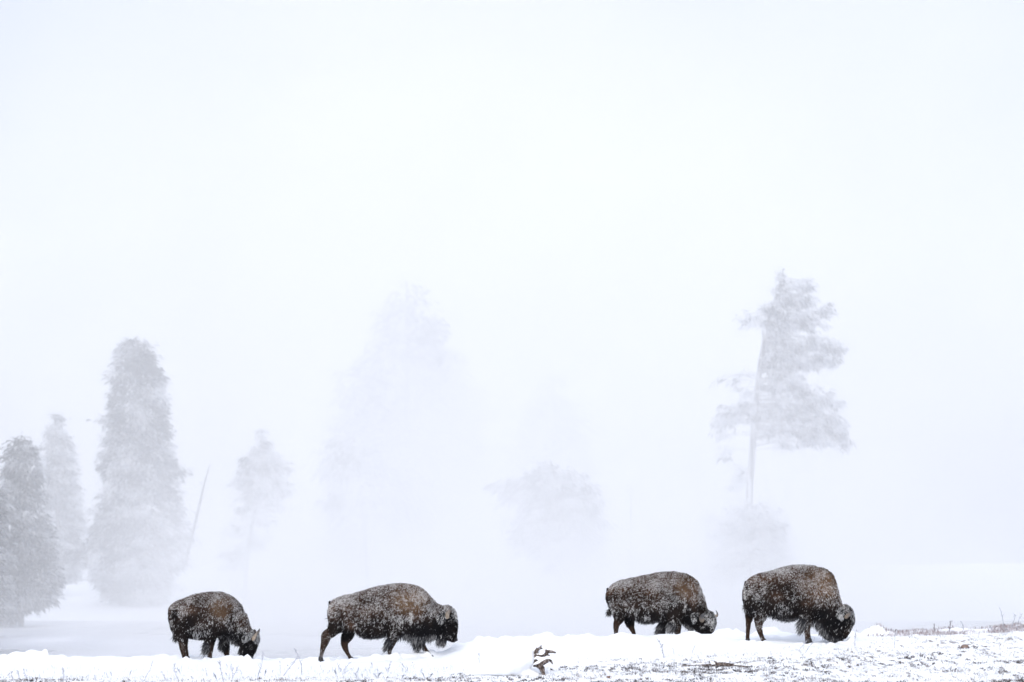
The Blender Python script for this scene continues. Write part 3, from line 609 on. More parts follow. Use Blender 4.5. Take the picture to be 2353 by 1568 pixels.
# ---- 2: walking
bison(dict(seed=2, ox=1240, oy=2280, sc=3.677, Y=55.2, base=(640,1320), stance=.17,
  label='walking bison with raised head, second from the left, legs in mid stride',
  torso=[(268,560,700),(290,500,840),(330,440,890),(410,388,915),(500,362,915),(600,345,905),(680,325,930),(760,296,985),(850,270,1005),(950,240,1000),(1050,215,985),(1150,195,965),(1250,187,955),(1350,187,950),(1450,193,960),(1550,210,985),(1640,243,1000),(1700,285,985),(1760,360,965),(1820,440,945),(1880,492,930),(1930,512,900)],
  chains=[[(1700,700,300,.26),(1850,720,230,.22),(1960,690,175,.2),(2030,720,140,.19),(2055,820,118,.165),(2068,910,102,.14),(2085,985,78,.12),(2100,1010,62,.10)],
          [(1950,860,130,.16),(1960,950,100,.12),(1955,1020,60,.08)],
          [(2020,590,82,.15),(2080,640,76,.15),(2110,740,56,.12)]],
  near=[[(420,640,150,.2,.02),(400,800,125,.16),(330,900,86,.11),(250,965,84),(230,1050,68),(198,1150,46),(172,1260,34),(165,1310,38)],
        [(1330,720,170,.18,.04),(1260,880,120,.14),(1225,1000,86),(1200,1100,56),(1180,1180,38),(1172,1250,34),(1175,1310,40)]],
  far=[[(560,760,120,.14),(580,880,90,.12),(545,980,84),(500,1070,64),(515,1160,50),(545,1230,36),(580,1290,34),(602,1325,36)],
       [(1500,860,130,.15),(1570,980,90),(1620,1070,66),(1665,1140,46),(1715,1200,36),(1760,1250,32),(1785,1300,36)]],
  zones=dict(cape=(1500,430,260,180), brown=[(320,520,60,90,1),(620,800,60,60,.8),(480,560,140,70,.6),(1330,250,260,50,.6),(560,1170,70,110,1),(900,560,200,60,.4),(1560,660,100,90,.7)],
     dark=[(1950,880,230,260,1),(1640,880,250,190,1),(2090,760,90,150,.9),(540,960,100,90,1),(860,960,330,70,.6),(480,640,100,60,.35),(1130,900,50,150,.7),(1700,700,110,90,.6),(2080,980,90,80,.9)],
     frost=[(1330,690,110,90,.32),(1500,680,28,120,.6),(1660,660,60,28,.5),(1940,640,80,70,.40),(2060,560,90,60,.5),(2140,650,40,120,.6),(2080,730,26,18,.5),(1640,400,110,160,.3),(1000,480,230,140,.12),(520,430,150,60,.40),(860,960,260,50,.3),(1230,960,70,80,.35),(1900,900,90,70,.22),(2150,860,30,120,.25),(2040,960,110,60,.18),(1800,560,60,120,.4)], combdown=[(1570,620,180,160),(1400,800,300,120)]),
  long=[('leg_hair',[(1180,1000,30,-.17,.08),(1160,1060,30,-.17,.08),(1160,1110,25,-.17,.07)],620,.05,.18,-1.0,.2,.010),
        ('leg_hair',[(1570,1060,30,.17,.08),(1610,1110,30,.17,.07)],480,.05,.17,-.35,.2,.011),
        ('throat_mane',[(1330,960,25,0,.2),(1450,980,25,0,.2),(1550,985,25,0,.18),(1680,975,25,0,.16),(1780,960,25,0,.14),(1850,975,25,0,.12)],1500,.05,.16,-.1,.30,.009),
        ('beard',[(1880,1000,30,0,.09),(1930,1030,30,0,.09),(1980,1050,20,0,.08)],700,.05,.12,-.25,.28,.009),
        ('belly_hair',[(720,960,36,0,.2),(860,990,36,0,.2),(1000,985,36,0,.2),(1100,960,36,0,.2)],500,.03,.06,-.4,.2,.008)],
  horns=[dict(pts=[(2020,692,34,-.02),(2028,640,30,-.09),(2055,590,20,-.10),(2080,555,11,-.10),(2086,530,4,-.09)]), dict(back=True, pts=[(2020,690,31,.01),(2030,640,27,.07),(2045,590,20,.10),(2045,545,11,.10),(2030,515,4,.09)])],
  eyes=[(2082,775,17)], ears=[([(1965,650,24,0),(1940,690,34,-.05),(1935,735,16,-.08)],.5)],
  tail=[(290,470,16,0),(280,600,13,.06),(300,700,11,.12),(325,780,8,.16)], tuftx=.1, nose=(2135,1015,28), strands=64000))
# ---- 3: grazing behind the snow lip, face turned to the camera
bison(dict(seed=3, ox=2380, oy=2240, sc=4.3556, Y=57.8, base=(700,1320), stance=.18,
  label='third bison from the left, grazing, frosted forehead turned to the camera',
  torso=[(200,560,700),(230,480,820),(310,395,930),(420,345,990),(540,318,1010),(660,298,1030),(760,275,1080),(880,250,1102),(1000,220,1095),(1120,200,1070),(1240,190,1060),(1360,188,1060),(1480,200,1060),(1600,230,1080),(1700,275,1110),(1780,335,1130),(1840,430,1140),(1880,600,1140),(1925,790,1120)],
  chains=[[(1640,800,330,.27,0),(1780,980,230,.24,-.03),(1880,1080,200,.21,-.10),(1900,1180,170,.18,-.16),(1890,1290,130,.14,-.2),(1890,1360,90,.12,-.2)],
          [(1960,1000,130,.2,-.06),(2010,1070,105,.19,-.1),(2000,1180,80,.15,-.16),(1985,1280,60,.12,-.2)]],
  near=[[(370,700,150,.2,.02),(400,900,125,.15),(410,1020,95,.12),(370,1120,66),(360,1210,50),(362,1290,42),(362,1380,42)],
        [(1340,800,170,.18,.03),(1370,960,135,.15),(1390,1090,110),(1410,1190,86),(1430,1270,60),(1440,1360,44)]],
  far=[[(560,860,120,.14),(600,1000,95,.12),(610,1090,78),(640,1180,60),(675,1260,46),(700,1340,40)],
       [(1230,960,110,.13),(1210,1090,85),(1190,1170,70),(1180,1260,55),(1180,1360,40)]],
  zones=dict(cape=(1600,480,220,190), capes=.8, brown=[(250,520,60,80,1),(470,520,120,60,.5),(960,560,120,60,.5),(1680,640,90,150,.9),(1740,400,60,160,.5),(660,1260,60,70,1),(1400,260,200,50,.5)],
     dark=[(1870,1200,200,130,1),(1640,1050,150,160,1),(600,1060,100,100,1),(1200,1180,120,110,1),(960,960,300,100,.5),(540,620,130,110,.4),(1200,960,50,130,.8),(1620,860,60,140,.8),(320,660,110,60,.4)],
     frost=[(2000,1000,140,110,.62),(1720,970,40,90,.3),(1870,1160,40,40,.45),(2040,1160,50,100,.5),(1370,700,150,130,.35),(1560,770,28,130,.6),(1640,830,50,30,.5),(480,410,170,60,.4),(1110,450,200,110,.22),(860,1010,120,60,.35),(1400,1070,100,90,.35),(1850,560,60,240,.45),(1700,700,60,120,.2),(700,960,50,80,.3),(1000,740,300,150,.08)], combdown=[(1680,620,120,220),(1380,900,200,200)]),
  long=[('leg_hair',[(1340,1100,40,-.18,.1),(1340,1180,40,-.18,.1)],450,.04,.15,-.8,.5,.012),
        ('leg_hair',[(1170,1120,30,.18,.1),(1150,1190,30,.18,.1)],600,.07,.16,-.6,.12,.011),
        ('throat_mane',[(1500,1090,25,0,.18),(1600,1120,25,0,.16),(1680,1190,25,-.05,.14)],600,.04,.11,-.1,.3,.010),
        ('belly_hair',[(760,1060,36,0,.2),(880,1085,36,0,.2),(1020,1080,36,0,.2),(1120,1060,36,0,.2)],500,.03,.06,-.3,.25,.009)],
  horns=[dict(pts=[(1850,1050,44,-.02),(1830,1005,40,-.13),(1848,960,30,-.20),(1880,935,15,-.21),(1900,930,6,-.20)]), dict(snap=False, y=.10, pts=[(2085,975,26,0),(2125,985,22,.02),(2140,950,16,.03),(2130,910,9,.02),(2112,885,4,0)])],
  eyes=[(1880,1150,15)], both_eyes=False, ears=[([(1760,950,22,0),(1720,970,32,-.06),(1710,1030,16,-.1)],.42)],
  tail=[(215,500,15,0),(208,620,12,-.04),(228,760,11,-.06),(250,850,9,-.08),(240,900,8,-.08)], tuftx=-.1, strands=60000))
# ---- 4: rightmost, heavy woolly bull
bison(dict(seed=4, ox=2920, oy=2200, sc=3.734, Y=54.2, base=(700,1370), stance=.17, wide=1.05,
  label='woolly brown bison, rightmost and shaggiest of the four, grazing in front of the snow lumps',
  torso=[(205,570,760),(228,480,900),(275,415,960),(350,368,985),(440,340,990),(540,325,985),(620,300,975),(700,272,1005),(800,240,1035),(900,220,1040),(1000,208,1030),(1100,205,1015),(1200,212,1010),(1300,230,1030),(1400,262,1050),(1480,300,1080),(1545,365,1090),(1585,480,1090),(1615,620,1080),(1655,745,1060)],
  chains=[[(1370,800,265,.27),(1500,940,200,.24),(1600,1030,175,.21),(1640,1120,160,.18),(1620,1220,125,.15),(1600,1300,90,.13)],
          [(1720,920,110,.2),(1770,990,95,.19),(1775,1080,82,.17),(1745,1180,70,.15),(1710,1270,52,.13)],
          [(1400,1020,120,.2),(1450,1130,100,.16),(1510,1240,80,.13)]],
  near=[[(400,660,150,.2,.02),(420,850,130,.16),(440,980,105,.12),(420,1080,72),(425,1170,54),(450,1260,42),(480,1330,40),(500,1375,42)],
        [(1170,800,150,.18,.04),(1140,950,120,.15),(1130,1060,86),(1130,1150,62),(1135,1230,48),(1145,1310,44),(1155,1365,50)]],
  far=[[(310,780,100,.13),(305,930,76,.1),(290,1040,56),(285,1130,46),(278,1230,38),(275,1310,36),(276,1365,40)],
       [(1230,900,110,.13),(1200,1060,66),(1180,1150,46),(1180,1250,40),(1200,1360,40)]],
  zones=dict(cape=(1380,470,300,220), capes=.8, brown=[(430,430,190,60,1),(1240,600,110,130,.9),(1120,790,90,60,.5),(280,1150,60,150,1),(680,680,100,60,.5),(950,400,300,60,.4),(470,1250,60,120,.6),(1150,1250,60,110,.6)],
     dark=[(1560,1120,230,220,1),(1700,1050,110,120,1),(1350,950,160,110,.9),(320,900,70,110,.8),(860,900,300,110,.55),(260,560,16,90,.7),(1600,1300,170,80,1),(500,760,180,120,.4)],
     frost=[(1640,900,60,70,.45),(1800,920,90,70,.5),(1840,1040,50,110,.55),(1790,1200,50,100,.35),(1760,830,100,60,.4),(620,310,300,40,.4),(1000,230,280,40,.3),(860,860,140,90,.22),(400,700,140,140,.22),(380,940,100,100,.18),(1100,1000,90,120,.15),(1560,600,70,200,.15),(1500,1150,120,80,.12),(960,620,140,120,.18),(225,620,16,110,.4)], combdown=[(1440,600,220,260)]),
  long=[('leg_hair',[(1080,1020,30,-.17,.1),(1070,1100,30,-.17,.1),(1090,1160,25,-.17,.08)],650,.05,.18,-.8,.45,.012),
        ('throat_mane',[(1240,1050,25,0,.18),(1320,1100,25,0,.18),(1380,1170,30,0,.16),(1430,1250,30,0,.14)],1400,.05,.14,-.15,.3,.010),
        ('beard',[(1460,1270,30,0,.12),(1540,1310,30,0,.12),(1620,1310,30,0,.1)],700,.04,.10,-.2,.15,.010),
        ('belly_hair',[(620,960,36,0,.2),(760,1010,36,0,.2),(880,1030,36,0,.2),(980,1015,36,0,.2)],700,.04,.09,-.3,.2,.010)],
  horns=[dict(pts=[(1712,1005,28,-.02),(1740,972,26,-.11),(1775,938,19,-.15),(1808,908,8,-.16)]), dict(back=True, pts=[(1720,985,24,0),(1745,955,20,.06),(1780,925,14,.08),(1800,905,7,.08)])],
  eyes=[(1690,1085,14)], ears=[([(1640,900,24,0),(1625,940,34,-.05),(1640,985,18,-.08)],.6)],
  tail=[(232,480,16,0),(212,600,14,-.04),(212,700,13,-.05),(225,800,11,-.05),(240,870,9,-.05)], tuftx=.1, nose=(1560,1330,30), strands=64000))
# ------------------------------------------------------------------ small things on the near bank
def ground_hit(px, py, y0=41.5, y1=58.0):
    Ys = np.arange(y0, y1, .04); x = (px-1176.5)*K*Ys; zr = CAMZ-(py-HOR)*K*Ys; zg = ground_z(x, Ys)
    s = np.where(zr <= zg)[0]; i = s[0] if len(s) else int(np.argmin(np.abs(zr-zg)))
    return Vector((x[i], Ys[i], float(zg[i])))
def zint():
    return None
_gx0, _gx1 = -12.6, 12.6
def surf(x, Y):
    """height of the ground mesh by interpolation on its grid"""
    i = np.clip(np.searchsorted(gx, x)-1, 0, nx-2); j = np.clip(np.searchsorted(gy, Y)-1, 0, ny-2); Z = GZ.reshape(ny, nx)
    u = (x-gx[i])/(gx[i+1]-gx[i]); v = (Y-gy[j])/(gy[j+1]-gy[j])
    return (Z[j, i]*(1-u)+Z[j, i+1]*u)*(1-v)+(Z[j+1, i]*(1-u)+Z[j+1, i+1]*u)*v
m_grass = col_mat('frosted_grass', 0.85, 0.15)
rg = np.random.default_rng(99)
def blades(n, x, Y, h, wd, c, lean=.5):
    z = surf(x, Y); a = rg.uniform(0, 2*math.pi, n); ln = rg.uniform(.1, 1, n)*lean
    dx, dy = np.cos(a)*ln, np.sin(a)*ln*.6; b = rg.uniform(0, math.pi, n); sx, sy = np.cos(b)*wd*.5, np.sin(b)*wd*.5
    p0 = np.stack([x, Y, z-.01], -1); s = np.stack([sx, sy, 0*sx], -1)
    m = p0+np.stack([dx*h*.4, dy*h*.4, h*.65], -1); t = p0+np.stack([dx*h*1.1, dy*h*1.1, h*(1-.3*ln)], -1)
    V = np.stack([p0-s, p0+s, m+s*.7, t, m-s*.7], 1).reshape(-1, 3)
    return V, np.repeat(c, 5, 0)
def scatter(n, ylo=42.2, yhi=57.4, pw=1.0, thr=.1, freq=1.2, seed=4, bias=0.0):
    X = []; YY = []
    while sum(len(q) for q in X) < n:
        Y = rg.uniform(ylo, yhi, 40000); x = rg.uniform(-12.6, 12.6, 40000); x = x*np.minimum(1, Y/57*1.0+.02)
        t = thinness(x, Y); g = gnoise2(x, Y, freq, seed, 3)
        keep = (t > thr) & (rg.uniform(size=len(x)) < (t**pw)*np.clip((g-.35+bias)*3, 0, 1))
        X.append(x[keep]); YY.append(Y[keep])
    return np.concatenate(X)[:n], np.concatenate(YY)[:n]
Vs = []; Cs = []
x, Y = scatter(30000, pw=.9, bias=.0)
c = np.where(rg.uniform(size=(len(x), 1)) < .82, np.array([[.78, .80, .84]]), np.array([[.20, .165, .15]]))*rg.uniform(.7, 1.2, (len(x), 1))
v, cc = blades(len(x), x, Y, rg.uniform(.02, .075, len(x)), np.full(len(x), .007), c, .9); Vs.append(v); Cs.append(cc)
# low clumps of darker stubble poking out of thin snow
tx_, ty_ = scatter(6000, pw=2.2, thr=.5, freq=.7, seed=31, bias=.0, yhi=51)
k_ = rg.uniform(size=len(tx_)) < np.clip((51-ty_)/8, .08, 1)*.24; tx_, ty_ = tx_[k_], ty_[k_]; nb = 18
spread = rg.uniform(.015, .075, (len(tx_), 1)); X = (tx_[:, None]+rg.normal(0, 1, (len(tx_), nb))*spread).ravel(); YY = (ty_[:, None]+rg.normal(0, 1, (len(tx_), nb))*spread*1.3).ravel()
c = np.array([[.060, .052, .052]])*np.repeat(rg.uniform(.5, 2.0, (len(tx_), 1)), nb, 0)*rg.uniform(.6, 1.5, (len(X), 1))
v, cc = blades(len(X), X, YY, np.repeat(rg.uniform(.025, .065, len(tx_)), nb)*rg.uniform(.6, 1.3, len(X)), np.full(len(X), .010), c, 1.1); Vs.append(v); Cs.append(cc)
# rusty frosted grass along the crest on the right
n = 9000; px = 1990+rg.uniform(0, 1, n)**.8*420; YY = rg.uniform(55.4, 57.4, n); X = (px-1176.5)*K*YY; g = gnoise2(X, YY*.6, 1.0, 77, 3); k = g+rg.uniform(-.15, .15, n) > .42; X, YY = X[k], YY[k]
c = np.where(rg.uniform(size=(len(X), 1)) < .5, np.array([[.58, .57, .62]]), np.array([[.30, .24, .24]]))*rg.uniform(.7, 1.2, (len(X), 1))
v, cc = blades(len(X), X, YY, rg.uniform(.03, .12, len(X)), np.full(len(X), .008), c, .7); Vs.append(v); Cs.append(cc)
# frosted bents standing in front of the walking bison and at the lower left
n = 2200; px = np.where(rg.uniform(size=n) < .6, rg.normal(860, 130, n), rg.uniform(-20, 620, n)); YY = rg.uniform(43.6, 49.5, n); X = (px-1176.5)*K*YY
c = np.tile([[.70, .73, .79]], (n, 1))*rg.uniform(.7, 1.1, (n, 1)); v, cc = blades(n, X, YY, rg.uniform(.06, .22, n)*rg.uniform(.5, 1, n), np.full(n, .007), c, .55); Vs.append(v); Cs.append(cc)
V = np.vstack(Vs); cc = np.vstack(Cs)
tag(mesh_from('grass', V, np.arange(len(V)).reshape(-1, 5), m_grass, smooth=False, col=cc), kind='stuff')

# ---- single weed stems
m_stem = col_mat('rimed_stem', 0.9, 0.1)
def stem(a, b, r, label, seed, curve=0.0, twigs=3, dark=0.0, cat='weed stem'):
    rs = np.random.default_rng(seed); p0 = ground_hit(*a); Yd = p0.y; p1 = W(b[0], b[1], Yd)
    d = p1-p0; ln = d.length; pts = []
    side = Vector((1, .2, 0))*curve*ln
    for t in (0, .25, .5, .75, 1): q = p0+d*t+side*math.sin(math.pi*t)+Vector(rs.normal(0, .012*ln, 3)); pts.append((q.x, q.y, q.z-(.05 if t == 0 else 0), r*(1-.72*t)))
    parts = [tube(pts, 6)]
    for i in range(twigs):
        t = rs.uniform(.35, .92); s = np.array(p0+d*t+side*math.sin(math.pi*t)); e = s+np.array([rs.choice([-1, 1])*rs.uniform(.25, .7), rs.uniform(-.3, .3), 1])*rs.uniform(.10, .22)*ln
        parts += limb_tubes(rs, [s], [e], [r*.6], 0)
    for i in range(10):     # rime crystals sitting on the stem
        t = rs.uniform(.2, 1); s = np.array(p0+d*t+side*math.sin(math.pi*t)); q = rs.normal(0, 1, 3)*r*1.1
        parts.append(tube([(*(s+q), r*.9), (*(s+q*1.6), r*.4)], 5))
    V, F = join(parts); c = (np.array([.46, .48, .55])*(1-dark)+np.array([.16, .13, .12])*dark)*rs.uniform(.7, 1.15, (len(V), 1))
    o = mesh_from('weed_stem', V, F, m_stem, col=c); tag(o, label, cat, 'rimed weed stems standing in the snow'); return o
def q4(u, v): return (u*.2686, 1407.5+v*.2686)
def q5(u, v): return (632+u*.293, 1407.5+v*.293)
def q6(u, v): return (1321.4+u*.2442, 1407.5+v*.2442)
def q7(u, v): return (1838.4+u*.2188, 1292.6+v*.2188)
ST = [(q4(110,592),q4(94,508),.010,'short thick rimed stem, first from the left border',0),(q4(168,592),q4(155,498),.008,'short upright rimed stem, second from the left border',0),
 (q4(247,592),q4(200,488),.009,'rimed stem leaning left, third from the left border',-.03),(q4(547,585),q4(535,465),.009,'rimed stem standing alone below the snow knob, leftward of the grass',0),
 (q4(1225,585),q4(1303,412),.006,'thin bent stem leaning right in front of the leftmost bison tail',.08),(q4(1538,585),q4(1492,438),.008,'crooked stem below the hind leg of the leftmost bison',-.12),
 (q4(1432,596),q4(1376,505),.007,'straight stem leaning left, just left of the crooked stem below the leftmost bison',0),(q4(1772,548),q4(1755,475),.006,'short thin stem below the fore leg of the leftmost bison',0),
 (q4(1912,594),q4(1878,408),.009,'tall slim stem below the belly of the leftmost bison, topmost at its snow mound',-.02),(q4(1990,556),q4(1981,440),.007,'upright arm of the forked pair below the leftmost bison head',0),
 (q4(1975,578),q4(2036,460),.009,'thick stem leaning right, lower arm of the forked pair below the leftmost bison head',.04),(q4(2195,582),q4(2254,318),.009,'tallest stem beside the muzzle of the leftmost bison, leaning right',.03),
 (q5(50,500),q5(202,325),.010,'long stem leaning far right between the two left bison',.02),(q5(208,490),q5(153,290),.010,'upright crooked stem crossing the long leaning one between the two left bison',.1),
 (q5(40,500),q5(38,385),.005,'hair thin upright stem at the left of the two crossing stems',0),(q5(520,470),q5(488,398),.007,'left arm of the small stem fan under the walking bison hind feet',0),
 (q5(520,470),q5(592,388),.007,'right arm of the small stem fan under the walking bison hind feet',.03),(q5(500,500),q5(612,432),.006,'low stem lying to the right under the walking bison hind feet',.05),
 (q5(762,440),q5(758,392),.008,'short blunt stem under the belly of the walking bison',0),(q5(878,476),q5(906,392),.010,'stout stem under the near fore foot of the walking bison',.03),
 (q5(1045,458),q5(985,392),.007,'stem bent to the left under the chest of the walking bison',-.05),(q5(1080,440),q5(1081,392),.008,'short upright stem under the far fore foot of the walking bison',0),
 (q5(1601,395),q5(1600,318),.006,'lone thin stem against the snow mound left of the stump',0),
 (q6(842,430),q6(764,236),.011,'curved stem on bare snow below the third bison',.06),(q6(936,400),q6(918,330),.005,'faint thin stem right of the curved stem below the third bison',0),
 (q6(1098,392),q6(1131,308),.005,'faint thin stem leaning right below the head of the third bison',0),(q6(2098,362),q6(2182,268),.006,'stem leaning right at the fore hoof of the rightmost bison, left one of two',.02),
 (q6(2160,382),q6(2257,242),.006,'stem leaning right at the fore hoof of the rightmost bison, right one of two',.02),
 (q7(575,882),q7(592,700),.010,'upright rimed stem just right of the rightmost bison muzzle',-.02),(q7(992,900),q7(1001,722),.007,'upright stem on the snow, midway between rightmost bison and right border',0),
 (q7(1322,850),q7(1330,795),.006,'short stem in the thin grass, right of the midway upright stem',0),(q7(2135,700),q7(2095,478),.008,'tall kinked stem against the dark water at far right, leaning left',.05),
 (q7(2214,705),q7(2266,543),.009,'tall straight stem against the dark water at far right, leaning right',0),(q7(2282,705),q7(2336,535),.007,'hooked tall stem nearest the right border',-.08),
 (q7(1558,735),q7(1586,618),.012,'dark stem on the crest, right one of the dark pair',.02),(q7(1412,735),q7(1409,650),.013,'dark short stem on the crest, left one of the dark pair',0),
 (q7(1722,712),q7(1688,618),.009,'pale curved stem on the crest, leaning left over the mist',.06),(q7(2042,745),q7(1990,665),.010,'thick white rimed stem on the crest leaning left, near the right border',.02)]
for i, (a, b, r, lb, cv) in enumerate(ST):
    stem(a, b, r*1.15, lb, 500+i, cv, twigs=2+i % 3, dark=.7 if 'dark' in lb.split(',')[0] and 'water' not in lb else 0.15)

# ---- root stump with its snow, and the snow mound leaning on it
m_wood, ntw, bw = mat('weathered_wood', (.2, .16, .13), .9, .15)
geo = ntw.nodes.new('ShaderNodeNewGeometry'); mp = ntw.nodes.new('ShaderNodeMapping'); mp.inputs['Scale'].default_value = (1, 1, .45); mp.inputs['Rotation'].default_value = (0, R(-50), 0)
ntw.links.new(geo.outputs['Position'], mp.inputs['Vector']); nz = add_noise(ntw, 38, 5, .65, mp.outputs[0]); nb2 = add_noise(ntw, 5, 2, .5, geo.outputs['Position'])
rw = ramp(ntw, nz.outputs[0], [(.40, (.02, .016, .015)), (.54, (.13, .10, .085)), (.72, (.5, .49, .5))]); ntw.links.new(rw.outputs[0], bw.inputs['Base Color']); add_bump(ntw, bw, nz.outputs[0], .9, .02)
m_cap, ntc, bc = mat('fresh_snow', (.9, .915, .94), .6, .2); _g = ntc.nodes.new('ShaderNodeNewGeometry'); _n = add_noise(ntc, 30, 3, .5, _g.outputs['Position']); add_bump(ntc, bc, _n.outputs[0], .15, .01)
SB = ground_hit(1250.7, 1551); SY = SB.y
def r8(chain, dy=0.0, k=1.0):
    u = .08545*K*SY; out = []
    for p in chain:
        q = W(1149+p[0]*.08545, 1459.2+p[1]*.08545, SY); out.append((q.x, q.y+dy+(p[3] if len(p) > 3 else 0), q.z, p[2]*u*k, p[2]*u*k*1.1))
    return tube(out, 12)
root = tag(empty('stump', SB), 'gnarled grey brown root stump beside the snow mound, snow on its arms', 'stump')
V, F = join([r8([(1195,1120,40),(1150,1000,58),(1110,900,78),(1060,830,95),(980,760,90,.05)]), r8([(920,835,34,.02),(1060,800,58,-.03),(1200,730,62,-.06),(1310,680,48,-.06),(1370,710,30,-.05),(1412,780,16,-.05)]),
             r8([(860,700,60,.05),(930,600,80,.04),(1000,540,62,.02)]), r8([(990,540,60,.02),(970,450,58),(1015,390,44),(1075,345,30,-.02),(1112,278,12,-.02)]), r8([(965,460,46),(968,390,30,.02),(980,335,10,.03)]),
             r8([(1030,380,30),(1090,360,26),(1130,365,12)]), r8([(985,545,44),(1110,562,36,-.02),(1230,525,48,-.04),(1275,450,46,-.05),(1380,448,40,-.06),(1475,468,30,-.07)]), r8([(1285,430,26,-.05),(1235,408,18,-.05),(1205,420,10,-.05)]),
             r8([(1240,530,30,-.04),(1300,545,20,-.05),(1345,560,10,-.05)]), r8([(900,620,36),(850,650,26,-.03),(805,675,14,-.03)]), r8([(880,560,26),(870,590,20,-.03),(868,570,8,-.05)]), r8([(1180,860,22,-.04),(1190,960,16,-.04),(1185,1060,10,-.03)])])
V, T, NO = remesh(V, F, .0085, 2, .4)
g = np.array([noise.noise(Vector((v[0]*26, v[1]*26, v[2]*10))) for v in V]); V = V+NO*(g*.010)[:, None]
mesh_from('wood', V, T, m_wood, root)
V, F = join([r8([(930,640,24,-.03),(1010,610,40,-.03),(1130,635,26,-.04),(1240,620,14,-.04)]), r8([(900,790,20,-.04),(990,752,38,-.045),(1100,700,38,-.05),(1200,652,20,-.06)]), r8([(1245,398,10,-.05),(1300,392,18,-.05),(1400,408,17,-.06),(1470,436,12,-.07)]),
             r8([(1035,515,16,-.02),(1120,520,22,-.03),(1195,490,14,-.04)]), r8([(935,520,22),(980,505,22,-.02),(1000,530,14,-.03)]), r8([(1030,340,10),(1060,320,10)])])
V, T, NO = remesh(V, F, .008, 3, .5); mesh_from('snow_cap', V, T, m_cap, root)
def mound(name, chains, Yd, vox=.02, dys=None):
    parts = []
    for c in chains:
        out = []
        for p in c:
            q = W(p[0], p[1], Yd); out.append((q.x, q.y+(p[4] if len(p) > 4 else 0), q.z, p[2]*K*Yd, (p[3] if len(p) > 3 else p[2])*K*Yd))
        parts.append(tube(out, 18))
    V, F = join(parts); V, T, NO = remesh(V, F, vox, 8, .6)
    g = gnoise2(V[:, 0]+V[:, 2], V[:, 1], 4, 6)-.5; V = V+NO*(g*.035)[:, None]
    return V, T
V, T = mound('snow_mound', [[(1072,1550,6,20),(1105,1540,14,40),(1140,1530,26,60),(1175,1519,36,70),(1196,1512,34,60)], [(1160,1535,26,50),(1200,1543,16,34),(1232,1551,7,18),(1246,1556,3,8)], [(1150,1525,22,60,.5),(1190,1508,30,60,.5),(1210,1502,18,40,.3)]], SY+.15)
mo = mesh_from('snow_mound', V, T, m_cap); tag(mo, 'smooth white snow mound piled against the left side of the root stump', 'snow mound')
# ---- snow knobs on the crest
V, T = mound('snow_lump', [[(104,1512,9),(103,1503,9.5),(104,1498,7)], [(92,1512,10),(100,1508,8)]], 56.3, .012)
tag(mesh_from('snow_lump', V, T, m_cap), 'tall round snow knob on the crest near the left border', 'snow lump')
V, T = mound('snow_lump', [[(52,1512,11),(60,1507,9),(66,1505,6)]], 56.3, .012)
tag(mesh_from('snow_lump', V, T, m_cap), 'lower snow hump on the crest just left of the tall round knob', 'snow lump')
# ---- fallen branch and two stones
b0 = ground_hit(1640, 1532); Yb = b0.y
V, F = join([tube([(*W(a, b, Yb), r*K*Yb) for a, b, r in [(1566,1531,1.2),(1600,1530,2.2),(1630,1529,3.2),(1652,1527,4.8),(1672,1528,4.4),(1692,1530,3),(1722,1533,1.2)]], 9), tube([(*W(1650, 1528, Yb), .03), (*W(1642, 1520, Yb), .012)], 6)])
fb = mesh_from('fallen_branch', V, F, m_wood); tag(fb, 'grey fallen branch half buried in thin snow below the third bison', 'branch')
for ch in ([(1590,1527,1.2),(1612,1526,1.6)], [(1636,1526,2),(1641,1525,2.4)], [(1688,1527,1.2),(1700,1528,1.6)]):
    V, F = tube([(*W(a, b, Yb-.03), r*K*Yb) for a, b, r in ch], 8); mesh_from('snow_cap', V, F, m_cap, None).parent = fb
def stone(px, py, r, c, label, seed):
    p = ground_hit(px, py); rs = np.random.default_rng(seed); bm = bmesh.new(); bmesh.ops.create_icosphere(bm, subdivisions=3, radius=1.0)
    V = np.array([tuple(v.co) for v in bm.verts]); F = [tuple(v.index for v in f.verts) for f in bm.faces]; bm.free()
    V *= 1+.25*np.array([noise.noise(Vector(v)*1.4+Vector((seed, 0, 0))) for v in V])[:, None]; V = V*np.array([1.25, 1, .75])*r+np.array(p)
    tag(mesh_from('stone', V, F, m_st2, col=np.array(c)*rs.uniform(.8, 1.2, (len(V), 1))), label, 'stone')
m_st2 = col_mat('stone_surface', .9, .2)
stone(1399.5, 1559, .045, (.16, .085, .06), 'small reddish stone at the bottom edge right of the stump', 3)
stone(2217, 1488, .075, (.20, .15, .13), 'brown stone in the frosted grass near the right border', 5)
stone(1572, 1546, .05, (.10, .085, .08), 'dark stone below the left end of the fallen branch', 8)
# ------------------------------------------------------------------ air: thin haze over the whole place, and steam rising off the river
def boxmesh(name, a, b, m):
    (x0, y0, z0), (x1, y1, z1) = a, b
    V = [(x, y, z) for z in (z0, z1) for x, y in ((x0, y0), (x1, y0), (x1, y1), (x0, y1))]
    return mesh_from(name, V, np.array([[3, 2, 1, 0], [4, 5, 6, 7], [0, 1, 5, 4], [1, 2, 6, 5], [2, 3, 7, 6], [3, 0, 4, 7]]), m, smooth=False)
def vol_mat(name, dens):
    m = bpy.data.materials.new(name); m.use_nodes = True; nt = m.node_tree
    nt.nodes.remove(nt.nodes['Principled BSDF']); v = nt.nodes.new('ShaderNodeVolumePrincipled')
    v.inputs['Color'].default_value = (0.988, 0.994, 1.0, 1); v.inputs['Density'].default_value = dens; v.inputs['Anisotropy'].default_value = 0.0
    nt.links.new(v.outputs[0], nt.nodes['Material Output'].inputs['Volume'])
    return m, nt, v
m_hz, _, _ = vol_mat('haze_air', 0.00008)
